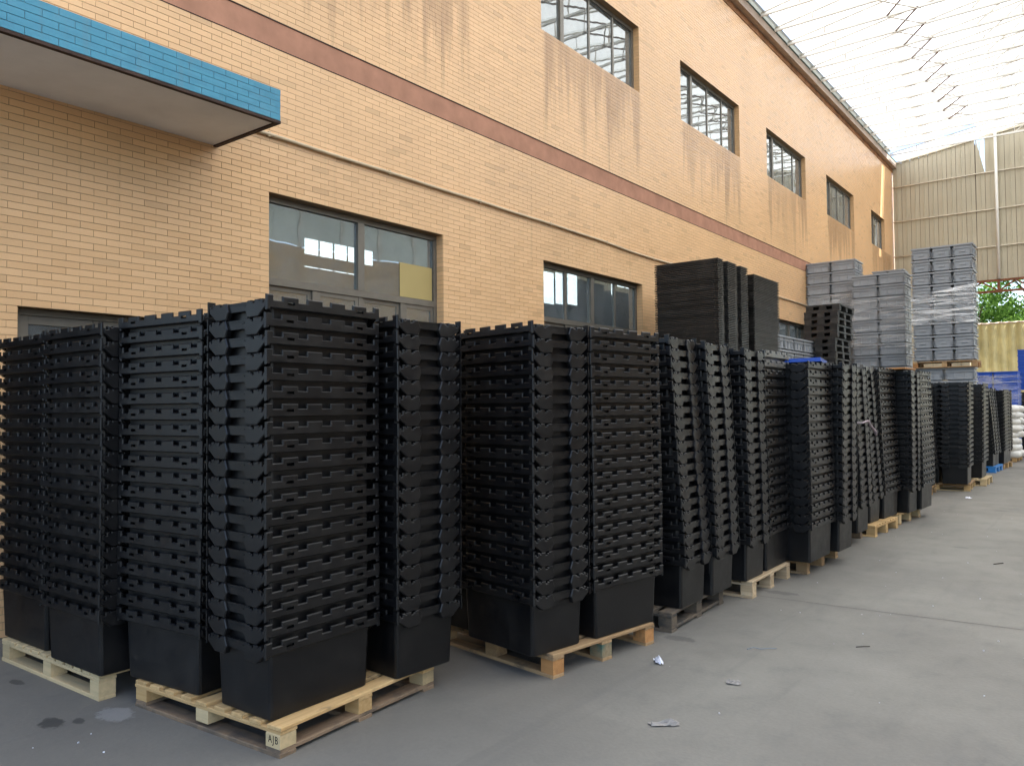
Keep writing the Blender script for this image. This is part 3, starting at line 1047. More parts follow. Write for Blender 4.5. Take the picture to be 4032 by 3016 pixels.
# ------------------------------------------------------------------ end wall
ew = empty('end_wall', (-2.0, YB, 0))
tag(ew, 'tall end wall of cream ribbed metal cladding below the roof', 'wall')
PW = 0.29
zl = 5.80
x = -6.28
gap_x0, gap_x1 = -3.66, -3.37
while x < 10.6:
    x1 = x + PW - .012
    lo = 0.0 if x1 < -3.95 else zl
    t0, t1 = roof_z(max(x, RX0)) - .03, roof_z(max(x1, RX0)) - .03
    m = MB()
    if gap_x0 - .1 < x < gap_x1 - .1:                  # the sheet with the slipped, tapering edge
        m.plate([(x, lo), (x1, lo), (x1, 9.55), (x + .02, t0)], [], lambda u, v, d: (u, YB + d, v), 0.012)
    else:
        m.plate([(x, lo), (x1, lo), (x1, t1), (x, t0)], [], lambda u, v, d: (u, YB + d, v), 0.012)
    m.box(x + .125, x + .150, YB - .022, YB - .0005, lo + .005, min(t0, t1) - .01 if not (gap_x0 - .1 < x < gap_x1 - .1) else 10.6)
    m.build('cladding_panel', 'cladding', ew, world=True)
    x += PW
m = MB()  # dark sheet added behind the panels to stop light through the seams
m.plate([(-6.28, 5.82), (10.5, 5.82), (10.5, 10.3), (2.5, 11.5), (-3.30, 10.75), (-3.30, 9.5), (-3.42, 9.5), (-3.70, 10.7), (-6.28, 10.3)], [], lambda u, v, d: (u, YB + .016 + d, v), .01)
m.box(-6.28, -3.96, YB + .016, YB + .026, 0, 5.815)
m.build('light_stop_sheet', 'shed_wall', ew, world=True)
for z in (9.49, 8.22, 6.95):
    p = []
    for k in range(9):
        p.append((-6.28 + k * 1.4, YB - .055, z + rnd.uniform(-.012, .012)))
    MB().tube(p, 0.022, 8).build('cladding_rail', 'rail', ew, smooth=True, world=True)
MB().bar((-6.3, YB - .06, 10.36), (3.0, YB - .06, 10.36 + .133 * 9.3), .05).build('cladding_rail', 'rail', ew, world=True)
MB().tube([(-3.05, YB - .11, 5.82), (-3.05, YB - .11, 10.93)], 0.045, 10).build('post', 'steel_white', ew, smooth=True, world=True)
tr = MB()
tr.bar((-4.1, YB - .06, 5.77), (8, YB - .06, 5.77), .075)
tr.bar((-4.1, YB - .06, 5.40), (8, YB - .06, 5.40), .075)
rb = tr.build('truss_beam', 'rust', ew, world=True)
for i in range(12):
    a = -4.05 + i * 0.98
    MB().bar((a, YB - .06, 5.44), (a, YB - .06, 5.73), .075).build('strut', 'rust', rb, world=True)
    MB().bar((a + .04, YB - .06, 5.44), (a + .47, YB - .06, 5.73), .05).build('strut', 'rust', rb, world=True)
    MB().bar((a + .94, YB - .06, 5.44), (a + .51, YB - .06, 5.73), .05).build('strut', 'rust', rb, world=True)
MB().box(-4.2, -3.97, YB - .12, YB + .1, 0, 5.36).build('column', 'cladding', ew, world=True)

# ------------------------------------------------------------------ unseen wall added on the far side, for pane reflections and bounce light
ow = empty('added_opposite_wall', (9.2, 12.0, 0))
tag(ow, 'unseen shed wall added opposite the tiled building, shaping reflections and bounce light', 'wall')
MB().box(9.1, 9.3, 0.5, 15.0, 0, 7.2).build('wall_face', 'shed_wall', ow, world=True)  # near half kept dark so crate faces reflect little
MB().box(9.1, 9.3, 15.002, 31.0, 0, 7.2).build('wall_face', 'bounce_wall', ow, world=True)  # far half added in tan to warm the crate faces
for k in range(17):  # unseen translucent strip and posts added to glow in the pane reflections
    y = 0.5 + k * 1.8
    MB().box(9.13, 9.145, y + .07, y + 1.73, 7.26, 10.3).build('added_glow_sheet', 'gutter', ow, world=True)
    MB().box(9.06, 9.24, y - .06, y + .06, 7.21, 10.45).build('mullion', 'steel_grey', ow, world=True)
MB().box(9.0, 9.098, 0.5, 31.0, 0, 1.4).build('wall_base', 'interior_dado', ow, world=True)

# ------------------------------------------------------------------ outside, beyond the end wall
nb_ = empty('bright_backdrop', (-27.0, 30.0, 0))  # sunlit white wall added to brighten the far hall windows
tag(nb_, 'white wall added outside to brighten the far windows of the hall', 'building')
MB().box(-27.4, -27.0, 4.0, 66.0, 0, 15.0).build('white_wall', 'white_render', nb_, world=True)

fe = empty('corrugated_fence', (-2.0, 35.0, 0))
tag(fe, 'yellow corrugated metal screen with a pale wavy rim below the trees', 'fence')
PWF = 0.60
for i in range(14):
    a = -6.2 + i * PWF
    m = MB()
    N = 12
    zt = 4.66
    for k in range(N):
        u0, u1 = k / N, (k + 1) / N
        f0 = lambda u: 35.0 + .05 * math.cos(u * 2 * PI * 2)
        m.quad((a + u0 * PWF, f0(u0), 0), (a + u1 * PWF, f0(u1), 0), (a + u1 * PWF, f0(u1), zt), (a + u0 * PWF, f0(u0), zt))
    pnl = m.build('fence_panel', 'yellow_steel', fe, smooth=True, world=True, fix=False)
    m = MB()
    m.tube([(a + k / 24 * PWF, 35.0 + .05 * math.cos(k / 24 * 4 * PI), zt + .02 + .012 * math.cos(k / 24 * 4 * PI)) for k in range(25)], .035, 6)
    m.build('rim', 'yellow_rim', pnl, smooth=True, world=True)


def tree(name, label, x, y, hgt, crad, seed, leaves=5200):
    r = np.random.RandomState(seed)
    e = empty(name, (x, y, 0))
    tag(e, label, 'tree', 'trees beyond the end wall')
    tk = MB()
    tk.tube([(0, 0, 0), (.05, .04, hgt * .25), (-.05, .1, hgt * .45), (.05, .05, hgt * .8)], [.2, .16, .12, .05], 8)
    for k in range(6):
        a = k * 1.05 + seed
        tk.tube([(0, 0, hgt * (.3 + .05 * k)), (math.cos(a) * crad * .4, math.sin(a) * crad * .4, hgt * (.45 + .06 * k)), (math.cos(a) * crad * .75, math.sin(a) * crad * .75, hgt * (.55 + .06 * k))], [.08, .05, .02], 5)
    tk.build('trunk', 'bark', e, smooth=True)
    nc = 46
    cc = r.normal(size=(nc, 3))
    cc /= np.linalg.norm(cc, axis=1)[:, None]
    cc *= (r.rand(nc, 1) ** .4)
    cc = cc * np.array([crad, crad, hgt * .36]) + np.array([0, 0, hgt * .64])
    rad = r.uniform(.35, .75, nc)
    idx = r.randint(0, nc, leaves)
    d = r.normal(size=(leaves, 3))
    d /= np.linalg.norm(d, axis=1)[:, None]
    P = cc[idx] + d * (rad[idx] * r.rand(leaves) ** .35)[:, None]
    u = r.normal(size=(leaves, 3))
    u /= np.linalg.norm(u, axis=1)[:, None]
    w = np.cross(u, r.normal(size=(leaves, 3)))
    w /= np.linalg.norm(w, axis=1)[:, None]
    s = r.uniform(.05, .11, leaves)[:, None]
    verts = np.stack([P - u * s, P + w * s * .5, P + u * s, P - w * s * .5], 1).reshape(-1, 3)
    link('crown', np_mesh('crown', verts, np.arange(leaves * 4), 'leaf'), e)
    return e


tree('leafy_tree', 'bright green leafy tree above the left end of the yellow screen', -5.2, 40.5, 8.6, 2.6, 3, 9000)
tree('leafy_tree', 'bright green leafy tree above the middle of the yellow screen', -2.2, 39.2, 8.2, 2.4, 5, 9000)
tree('leafy_tree', 'bright green leafy tree behind the blue crates at the right edge', 1.4, 41.5, 9.0, 2.9, 8, 9000)
# ------------------------------------------------------------------ pallets
def board_mesh(lx, ly, lz, name):
    b = MB()
    c = 0.004
    hx, hy_, hz_ = lx / 2, ly / 2, lz / 2
    b.v = [(-hx, -hy_, -hz_), (hx, -hy_, -hz_), (hx, hy_, -hz_), (-hx, hy_, -hz_),
           (-hx, -hy_, hz_ - c), (hx, -hy_, hz_ - c), (hx, hy_, hz_ - c), (-hx, hy_, hz_ - c),
           (-hx + c, -hy_ + c, hz_), (hx - c, -hy_ + c, hz_), (hx - c, hy_ - c, hz_), (-hx + c, hy_ - c, hz_)]
    b.f = [(3, 2, 1, 0), (8, 9, 10, 11)] + [(i, (i + 1) % 4, 4 + (i + 1) % 4, 4 + i) for i in range(4)] + [(4 + i, 4 + (i + 1) % 4, 8 + (i + 1) % 4, 8 + i) for i in range(4)]
    return b.mesh(name, 'wood_new', fix=False)


_mesh_cache = {}


def bmesh_of(lx, ly, lz, name):
    k = (round(lx, 4), round(ly, 4), round(lz, 4), name)
    if k not in _mesh_cache:
        _mesh_cache[k] = board_mesh(lx, ly, lz, name)
    return _mesh_cache[k]


def setmat(o_, mat):
    o_.material_slots[0].link = 'OBJECT'
    o_.material_slots[0].material = MAT[mat]


def pallet(label, corner, sx, sy, rot, mats, deck='y', nb=9, bottom_y=False, group='wooden pallets under the black crates', z=0.0, name='wooden_pallet'):
    """corner = the corner at +x, -y on the floor; mats = deck, stringer, block, bottom"""
    e = empty(name, (corner[0], corner[1], z), R(rot))
    tag(e, label, 'pallet', group)
    made = {}

    def put(nm, l, w, t, cx_, cy_, cz, along, mat):
        o_ = link(nm, bmesh_of(l, w, t, nm), e)
        o_.location = (cx_, cy_, cz)
        o_.rotation_euler = (0, 0, (PI / 2 if along == 'y' else 0) + rnd.gauss(0, .003))
        setmat(o_, mat)
        made.setdefault(nm, []).append(o_)
        return o_
    zb_ = 0.0
    bt_ = .020
    for yy in (-0, sy / 2, sy):
        w = .095
        yc = min(max(yy, w / 2), sy - w / 2)
        put('bottom_board', sx, w, bt_, -sx / 2, yc, zb_ + bt_ / 2, 'x', mats[3])
    zb_ += bt_
    if bottom_y:
        for xx in (0, sx):
            xc_ = min(max(xx, .05), sx - .05)
            put('bottom_board', sy - .004, .095, .018, -xc_, sy / 2, zb_ + .009, 'y', mats[3])
        zb_ += .018
    bh = .141 - zb_ - .036
    for xx in (0, sx / 2, sx):
        for yy in (0, sy / 2, sy):
            xc_ = min(max(xx, .052), sx - .052)
            yc = min(max(yy, .050), sy - .050)
            put('block', .10, .095, bh - .001, -xc_, yc, zb_ + bh / 2, 'x', mats[2] if not isinstance(mats[2], (list, tuple)) else rnd.choice(mats[2]))
    zb_ += bh
    if deck == 'y':
        for yy in (0, sy / 2, sy):
            yc = min(max(yy, .05), sy - .05)
            put('stringer', sx, .098, .0175, -sx / 2, yc, zb_ + .00875, 'x', mats[1])
    else:
        for xx in (0, sx / 2, sx):
            xc_ = min(max(xx, .05), sx - .05)
            put('stringer', sy, .098, .0175, -xc_, sy / 2, zb_ + .00875, 'y', mats[1])
    zb_ += .018
    L, N = (sx, sy) if deck == 'y' else (sy, sx)
    for i in range(nb):
        w = .098 if i in (0, nb - 1) else .082
        p = w / 2 + (L - w) * i / (nb - 1) if i not in (0, nb - 1) else (w / 2 if i == 0 else L - w / 2)
        ln = N + rnd.uniform(-.008, .002)
        if deck == 'y':
            put('deck_board', ln, w, .0175, -p, sy / 2 + rnd.uniform(-.003, .003), zb_ + .009, 'y', mats[0] if not isinstance(mats[0], (list, tuple)) else rnd.choice(mats[0]))
        else:
            put('deck_board', ln, w, .0175, -sx / 2, p, zb_ + .009, 'x', mats[0] if not isinstance(mats[0], (list, tuple)) else rnd.choice(mats[0]))
    return e, made


pallet('pale new pine pallet under the two stacks at the left edge', (-4.50, 2.06), 1.26, 1.0, 1.5, ('wood_pale', 'wood_pale', 'wood_pale', 'wood_pale'), 'y', 12)
p1, md = pallet('yellow pine pallet at the front with letters stamped on its corner block', (-3.085, 2.225), 1.19, 1.10, 3.5, ('wood_new', 'wood_new', ['wood_new', 'wood_pale'], 'wood_dirty'), 'y', 9, True)
# the stamp on the near corner block
blk = md['block'][0]
setmat(blk, 'wood_pale')
fc = bpy.data.curves.new('lettering', 'FONT')
fc.body = 'AJB'
fc.size = 0.050
fc.space_character = 1.25
fc.extrude = 0.0004
fc.align_x = 'CENTER'
fc.align_y = 'CENTER'
fc.materials.append(MAT['ink'])
_tmp = bpy.data.objects.new('lettering_tmp', fc)
COL.objects.link(_tmp)
_dg = bpy.context.evaluated_depsgraph_get()
_lm = bpy.data.meshes.new_from_object(_tmp.evaluated_get(_dg))
_lm.name = 'lettering'
bpy.data.objects.remove(_tmp)
lt = link('lettering', _lm, blk)
lt.location = (0.002, -.0480, 0.004)
lt.rotation_euler = (PI / 2, 0, 0)
lt.scale = (0.8, 1.0, 1)

_, md = pallet('used pine pallet with a green stained middle block', (-2.676, 3.836), 1.10, 1.0, -8.5, ('wood_mid', 'wood_mid', 'wood_mid', 'wood_mid'), 'y', 8)
for b_ in md['block'][:3]:
    setmat(b_, 'wood_orange')
setmat(md['block'][1], 'wood_green')
_, md = pallet('dark weathered pallet under the first pair of leaning stacks', (-2.536, 5.105), 1.10, 1.03, 2.5, ('wood_old', 'wood_old', 'wood_old', 'wood_old'), 'y', 8, True)
pallet('pale plywood pallet with layered blocks behind the dark pallet', (-2.44, 6.40), 1.1, 1.0, 1.0, ('ply', 'ply', 'ply', 'ply'), 'y', 7)
pallet('brown pine pallet under the stack topped by a blue tray', (-2.365, 7.60), 1.1, 1.07, 0.5, ('wood_mid', 'wood_mid', 'wood_mid', 'wood_mid'), 'y', 8)
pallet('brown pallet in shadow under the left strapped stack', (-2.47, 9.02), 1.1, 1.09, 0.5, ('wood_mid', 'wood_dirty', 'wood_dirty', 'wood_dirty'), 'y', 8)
pallet('clean orange pine pallet with overlapping deck boards, middle of the row', (-2.36, 10.21), 1.1, 0.97, -3.5, ('wood_new', 'wood_new', 'wood_new', 'wood_new'), 'x', 9)
pallet('yellow pine pallet with a white end board, right of the clean orange one', (-2.335, 11.42), 1.1, 1.02, -4.0, ('wood_new', 'wood_pale', 'wood_pale', 'wood_mid'), 'y', 8)
pallet('brown pallet half hidden at the start of the far group', (-2.62, 15.08), 1.1, 1.0, 2.0, ('wood_mid', 'wood_dirty', 'wood_mid', 'wood_mid'), 'y', 8)
pallet('pine pallet with a dark gap below the wide far stack', (-2.17, 16.48), 1.1, 1.1, 3.0, ('wood_mid', 'wood_mid', 'wood_new', 'wood_pale'), 'y', 8)
pallet('pale solid sided pallet under the single far stack', (-2.06, 17.70), 1.1, 1.0, 0.0, ('wood_pale', 'wood_pale', 'wood_pale', 'wood_pale'), 'y', 8)
pallet('pine pallet at the far end of the black row', (-2.23, 22.55), 1.1, 1.05, -4.0, ('wood_mid', 'wood_mid', 'wood_new', 'wood_mid'), 'y', 8)
pallet('old pine pallet under the white sacks', (-2.22, 25.35), 1.15, 1.15, -2.0, ('wood_mid', 'wood_mid', 'wood_new', 'wood_mid'), 'y', 8, group='pallets at the far end')


def plastic_pallet(label, corner, sx, sy, hgt, rot, mat, group, z=0.0):
    e = empty('plastic_pallet', (corner[0], corner[1], z), R(rot))
    tag(e, label, 'pallet', group)
    key = ('pp', sx, sy, hgt, mat)
    if key not in _mesh_cache:
        d = MB().box(-sx, 0, 0, sy, hgt * .74, hgt - .003)
        bl = MB().box(-.075, .075, -.075, .075, 0, hgt * .56)
        rn = MB().box(-sx, 0, -.06, .06, 0, hgt * .17)
        _mesh_cache[key] = (d.mesh('deck', mat), bl.mesh('block', mat), rn.mesh('runner', mat))
    d, bl, rn = _mesh_cache[key]
    link('deck', d, e)
    for yy in (.06, sy / 2, sy - .06):
        link('runner', rn, e, loc=(0, yy, 0.0005))
        for xx in (.08, sx / 2, sx - .08):
            o_ = link('block', bl, e, loc=(-xx, min(max(yy, .08), sy - .08), hgt * .175))
    return e


plastic_pallet('sky blue plastic pallet under the leaning far stack', (-2.27, 21.22), 1.0, 1.08, .15, -2, 'sky_blue_plastic', 'pallets at the far end')

# ------------------------------------------------------------------ black nesting crates
CL, CW, CH = 0.72, 0.490, 0.38


def rail_outline():
    p = [(0, -.074), (0, 0), (.04, 0)]
    u = .04
    for k in range(5):
        p += [(u, -.026), (u + .052, -.026)]
        u += .052
        if k < 4:
            p += [(u, -.003), (u + .095, -.003)]
            u += .095
    p += [(CL - .04, 0), (CL, 0), (CL, -.074), (CL - .022, -.074), (CL - .022, -.064), (.022, -.064), (.022, -.074)]
    sl = []
    for a in (.092 + .026, CL - .092 - .026 - .043):
        sl.append([(a, -.042), (a + .043, -.042), (a + .043, -.028), (a, -.028)])
    return p, sl


def hex_outline(m):
    p = [(.016, -.060), (.016, -.028), (.030, -.028), (.030, -.038), (.041, -.038), (.041, -.018), (.060, -.018), (.060, -.026), (.067, -.026), (.067, -.018),
         (.103, -.018), (.103, -.034), (.116, -.034), (.116, -.026), (.130, -.026), (.130, -.019), (.158, -.019), (.176, -.063), (.158, -.102), (.074, -.102), (.024, -.064)]
    return p if not m else [(CW - u, v) for u, v in p][::-1]


rail_o, rail_h = rail_outline()
rb_ = MB().plate_c(rail_o, rail_h, lambda u, v, d: (u - CL / 2, -CW / 2 + d, v), .013)
rail_me = rb_.mesh('hinge_rail', 'crate')
hp = MB()
for mm in (False, True):
    hp.plate_c(hex_outline(mm), [], lambda u, v, d: (CL / 2 - .002 - d, u - CW / 2, v), .030)
hp.plate([(.158, -.066), (CW - .158, -.066), (CW - .158, -.022), (.158, -.022)], [], lambda u, v, d: (CL / 2 - .016 - d, u - CW / 2, v), .014)
hp.box(CL / 2 - .0165, CL / 2 - .0125, CW * .52, CW * .52, -.03, -.03)
hp.v = hp.v[:-8]
hp.f = hp.f[:-6]
hp.box(CL / 2 - .0155, CL / 2 - .0130, .028, .056, -.040, -.036)
panel_me = hp.mesh('handle_panel', 'crate')


def ring(hx, hy_, r, z, n=3):
    pts_ = []
    for cx_, cy_, a0 in ((hx - r, hy_ - r, 0), (-hx + r, hy_ - r, PI / 2), (-hx + r, -hy_ + r, PI), (hx - r, -hy_ + r, 1.5 * PI)):
        for k in range(n):
            a = a0 + (PI / 2) * k / (n - 1)
            pts_.append((cx_ + r * math.cos(a), cy_ + r * math.sin(a), z))
    return pts_


cb = MB()
hs = [(CL / 2 - .064, CW / 2 - .048, .018, 0.0), (CL / 2 - .058, CW / 2 - .042, .018, .005), (CL / 2 - .046, CW / 2 - .031, .016, CH - .032), (CL / 2 - .0135, CW / 2 - .0135, .010, CH - .0300)]
R_ = [ring(*q) for q in hs]
for r_ in R_:
    cb.v += r_
nn = len(R_[0])
for s in range(len(R_) - 1):
    for i in range(nn):
        k2 = (i + 1) % nn
        cb.f.append((s * nn + i, s * nn + k2, (s + 1) * nn + k2, (s + 1) * nn + i))
cb.f.append(tuple(range(nn))[::-1])
body_me = cb.mesh('crate_body', 'crate', fix=False)

ORD = ['topmost', 'second', 'third', 'fourth', 'fifth', 'sixth', 'seventh', 'eighth', 'ninth', 'tenth', 'eleventh', 'twelfth', 'thirteenth', 'fourteenth', 'fifteenth',
       'sixteenth', 'seventeenth', 'eighteenth', 'nineteenth', 'twentieth', 'twenty-first']
# part-mesh soup of one crate for the joined, distant crates
SOUP_V, SOUP_F = [], []


def soup_add(me, mat):
    b0 = len(SOUP_V)
    for v in me.vertices:
        SOUP_V.append(tuple(mat @ v.co))
    for p in me.polygons:
        SOUP_F.append(tuple(b0 + i for i in p.vertices))


top = Matrix.Translation((0, 0, CH))
RZ = Matrix.Rotation(PI, 4, 'Z')
soup_add(body_me, Matrix.Identity(4))
soup_add(rail_me, top)
soup_add(rail_me, top @ RZ)
soup_add(panel_me, top)
soup_add(panel_me, top @ RZ)
soup_np = np.array(SOUP_V)
mass_v, mass_f, mass_n = [], [], [0]

ZB = 0.1415


def crate(M_, label, lit_top):
    o_ = link('nesting_crate', body_me)
    o_.matrix_world = M_
    tag(o_, label, 'crate', 'black crates nested in tall stacks')
    kids = []
    for me, m2, nm in ((rail_me, top, 'hinge_rail'), (rail_me, top @ RZ, 'hinge_rail'), (panel_me, top, 'handle_panel'), (panel_me, top @ RZ, 'handle_panel')):
        k = link(nm, me, o_)
        k.matrix_local = m2
        kids.append(k)
    if lit_top:
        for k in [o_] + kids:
            setmat(k, 'crate_lit')
    return o_


def stack(where, cx_, cy_, axis, rot, n_, ztop, lean=(0, 0), lit_top=0, z0=ZB):
    """corner (cx, cy) = the +x, -y corner of the lowest rim; axis: the world axis the long side follows"""
    pitch = (ztop - (z0 + CH)) / (n_ - 1)
    hx, hy_ = (CL / 2, CW / 2) if axis == 'x' else (CW / 2, CL / 2)
    th = R(rot)
    c, s = math.cos(th), math.sin(th)
    mx, my = cx_ + (-hx * c - hy_ * s), cy_ + (-hx * s + hy_ * c)
    sway_a, sway_p = rnd.uniform(.002, .007), rnd.uniform(0, 6)
    for i in range(n_):
        f = i / (n_ - 1)
        x_ = mx + lean[0] * f + sway_a * math.sin(f * 4 + sway_p) + rnd.gauss(0, .0012)
        y_ = my + lean[1] * f + rnd.gauss(0, .0012)
        M_ = Matrix.Translation((x_, y_, z0 + i * pitch)) @ Matrix.Rotation(th + (PI / 2 if axis == 'y' else 0) + rnd.gauss(0, .0025), 4, 'Z')
        if where:
            q = n_ - 1 - i
            lab = ('topmost black crate of the ' + where) if q == 0 else ('bottom black crate of the ' + where) if i == 0 else ORD[q] + ' black crate from the top of the ' + where
            crate(M_, lab, q < lit_top)
        else:
            b0 = mass_n[0]
            mm = np.array(M_)
            mass_v.append(soup_np @ mm[:3, :3].T + mm[:3, 3])
            mass_f.extend([tuple(b0 + k for k in f_) for f_ in SOUP_F])
            mass_n[0] += len(SOUP_V)


stack('stack at the left picture edge', -5.145, 2.03, 'x', 1.5, 19, 2.085)
stack('stack second from the left, below the door', -4.405, 2.015, 'x', 1.5, 19, 2.092)
stack('left stack on the front pallet', -3.69, 2.185, 'x', 6.0, 20, 2.122)
stack('near corner stack on the front pallet', -3.135, 2.185, 'y', 1.0, 20, 2.145)
stack('right stack on the front pallet', -3.055, 2.945, 'x', -3.5, 20, 2.108)
stack('near corner stack on the green stained pallet', -2.69, 3.675, 'x', -10.0, 20, 2.110)
stack('right stack on the green stained pallet', -2.605, 4.19, 'y', -9.0, 20, 2.110)
stack('left leaning stack on the dark weathered pallet', -2.465, 5.20, 'x', 1.0, 20, 2.125, (-.085, -.04))
stack('right leaning stack on the dark weathered pallet', -2.445, 5.70, 'x', 1.0, 20, 2.110, (-.055, -.03))
stack('left stack on the plywood pallet', -2.42, 6.32, 'x', 0.5, 19, 2.090, (-.02, 0))
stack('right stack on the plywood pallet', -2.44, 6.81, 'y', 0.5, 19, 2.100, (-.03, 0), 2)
stack('stack below the blue tray', -2.255, 7.40, 'y', -1.0, 19, 2.012, (.005, 0))
stack('stack just right of the blue tray', -2.175, 8.14, 'x', -2.0, 19, 2.030, (.03, 0))
stack('left strapped leaning stack', -2.32, 9.42, 'x', -2.0, 19, 2.045, (-.035, 0))
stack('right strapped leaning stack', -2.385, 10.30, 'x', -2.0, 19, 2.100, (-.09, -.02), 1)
# further along the row, and the rows behind: joined
stack('', -2.42, 8.66, 'y', 0, 19, 2.02, (0, 0))
stack('', -2.36, 10.80, 'y', -3, 19, 2.085, (-.05, 0))
stack('', -2.20, 11.58, 'x', -3, 19, 2.067, (.02, 0))
stack('', -2.15, 12.06, 'y', -2, 19, 2.072, (-.02, 0))
stack('', -2.56, 15.02, 'x', 0, 18, 1.957, (-.10, 0))
stack('', -2.60, 15.55, 'x', 0, 18, 1.97, (-.06, 0))
stack('', -2.145, 16.30, 'y', 2, 18, 2.015, (.02, 0))
stack('', -2.62, 16.36, 'y', 2, 18, 2.015, (.02, 0))
stack('', -2.105, 17.84, 'y', 0, 18, 2.012, (.03, 0))
stack('', -2.27, 21.24, 'x', -2, 18, 1.985, (-.10, 0))
stack('', -2.26, 21.74, 'x', -2, 18, 1.97, (-.09, 0))
stack('', -2.18, 22.38, 'y', -3, 18, 1.95)
stack('', -2.16, 23.15, 'x', -3, 18, 1.94)
for (cx_, cy_, ax, rt_, n_, zt_) in ((-5.15, 2.55, 'x', 1.5, 19, 2.085), (-4.41, 2.54, 'x', 1.5, 19, 2.09), (-3.86, 2.70, 'y', 3, 20, 2.115),
                                     (-3.37, 3.86, 'y', -9, 20, 2.11), (-3.06, 4.55, 'x', -9, 20, 2.11), (-3.25, 5.2, 'x', 1, 20, 2.1),
                                     (-3.22, 5.70, 'x', 1, 20, 2.1), (-3.2, 6.35, 'y', 1, 19, 2.08), (-2.95, 6.9, 'y', 1, 19, 2.06), (-2.78, 7.45, 'y', 0, 19, 2.01), (-2.93, 8.2, 'x', 0, 19, 2.01),
                                     (-2.96, 11.6, 'x', -3, 19, 2.06), (-2.68, 17.84, 'y', 0, 18, 2.0), (-3.1, 9.5, 'y', 0, 19, 2.0), (-2.9, 10.85, 'y', -3, 19, 2.06)):
    stack('', cx_, cy_, ax, rt_, n_, zt_)
me = bpy.data.meshes.new('nesting_crates')
me.from_pydata(np.concatenate(mass_v).tolist(), [], mass_f)
me.materials.append(MAT['crate'])
me.polygons.foreach_set('use_smooth', [False] * len(me.polygons))
me.update()
o = link('nesting_crates', me)
tag(o, 'black crates nested in stacks along the far part of the row', 'crates', kind='stuff')

# blue tray on top, loose boards on the hidden stacks
bt_ = MB().box(-.36, .36, -.46, .46, 0, .02)
bt_.box(-.36, -.335, -.46, .46, .021, .036).box(.335, .36, -.46, .46, .021, .036).box(-.334, .334, -.46, -.435, .021, .036).box(-.334, .334, .435, .46, .021, .036)
o = bt_.build('blue_tray', 'blue_plastic')
o.location = (-2.66, 8.02, 2.016)
o.rotation_euler = (R(.5), R(-1), R(12))
tag(o, 'flat bright blue plastic tray lying on top of a black stack', 'tray')
for i, (x_, y_, lx, ly, rz, lab, mt) in enumerate(((-3.26, 4.22, .62, .10, -9, 'pale wood board lying on the black stacks in front of the middle window', 'wood_pale'),
                                                  (-3.30, 4.45, .75, .10, -7, 'second pale board lying just behind the first on the black stacks', 'wood_new'),
                                                  (-2.36, 11.72, .30, .55, -3, 'orange wood board lying on a far black stack below the grey crates', 'wood_orange'))):
    o = link('loose_board', bmesh_of(max(lx, ly), min(lx, ly), .022, 'loose_board'))
    setmat(o, mt)
    o.location = (x_, y_, (2.125 if i < 2 else 2.082) + .004)
    o.rotation_euler = (0, 0, R(rz) + (0 if lx > ly else PI / 2))
    tag(o, lab, 'board')

# ------------------------------------------------------------------ tray towers
LW, LD, LT = 1.03, 1.18, 0.0268
out = [(-LW, 0), (0, 0), (0, .20), (-.05, .205), (-.05, .36), (0, .365), (0, .72), (-.05, .725), (-.05, .88), (0, .885), (0, LD), (-LW, LD)]
tb = MB().plate(out, [], lambda u, v, d: (u, v, .010 + d), .0120)
tb.plate([(-LW + .03, .03), (-.08, .03), (-.08, LD - .03), (-LW + .03, LD - .03)], [], lambda u, v, d: (u, v, d), .0095)
tray_me = tb.mesh('flat_tray', 'tray')
tb2 = MB().box(-LW, 0, 0, LD, .010, .0220).box(-LW + .03, -.03, .03, LD - .03, 0, .0095)
tray_me2 = tb2.mesh('flat_tray', 'tray')


def ordinal(k):
    if k <= 20:
        return ORD[k - 1]
    tens = {2: ('twenty', 'twentieth'), 3: ('thirty', 'thirtieth'), 4: ('forty', 'fortieth'), 5: ('fifty', 'fiftieth')}[k // 10]
    return tens[1] if k % 10 == 0 else tens[0] + '-' + (['first'] + ORD[1:9])[k % 10 - 1]


def tray_tower(which, me_, x_, y_, ztop, nvis, rz):
    th = R(rz)
    for i in range(nvis):
        o_ = link('flat_tray', me_)
        o_.location = (x_ + rnd.gauss(0, .002), y_ + rnd.gauss(0, .002), ztop - (i + 1) * LT)
        o_.rotation_euler = (0, 0, th + rnd.gauss(0, .0012))
        tag(o_, 'topmost flat black tray of the %s' % which if i == 0 else '%s flat black tray from the top of the %s' % (ordinal(i + 1), which), 'tray', 'flat black trays in two towers')
    zl_ = ztop - nvis * LT
    return zl_


for which, me_, x_, y_, zt_ in (('taller notched tower', tray_me, -4.6, 10.93, 3.79), ('shorter tower on the right', tray_me2, -4.6, 12.38, 3.735)):
    zl_ = tray_tower(which, me_, x_, y_, zt_, 50, 0.0)
    base = MB()
    k = 0
    while zl_ - (k + 1) * LT > 0.16:
        z_ = zl_ - (k + 1) * LT
        base.box(x_ - LW, x_, y_, y_ + LD, z_ + .006, z_ + .0215)
        k += 1
    o = base.build('flat_trays', 'tray', fix=False)
    tag(o, 'lower black trays of the %s hidden behind the stacks' % which, 'trays', kind='stuff')

# ------------------------------------------------------------------ black plastic pallets on grey crates
GL, GWD, GH = 0.598, 0.398, 0.277


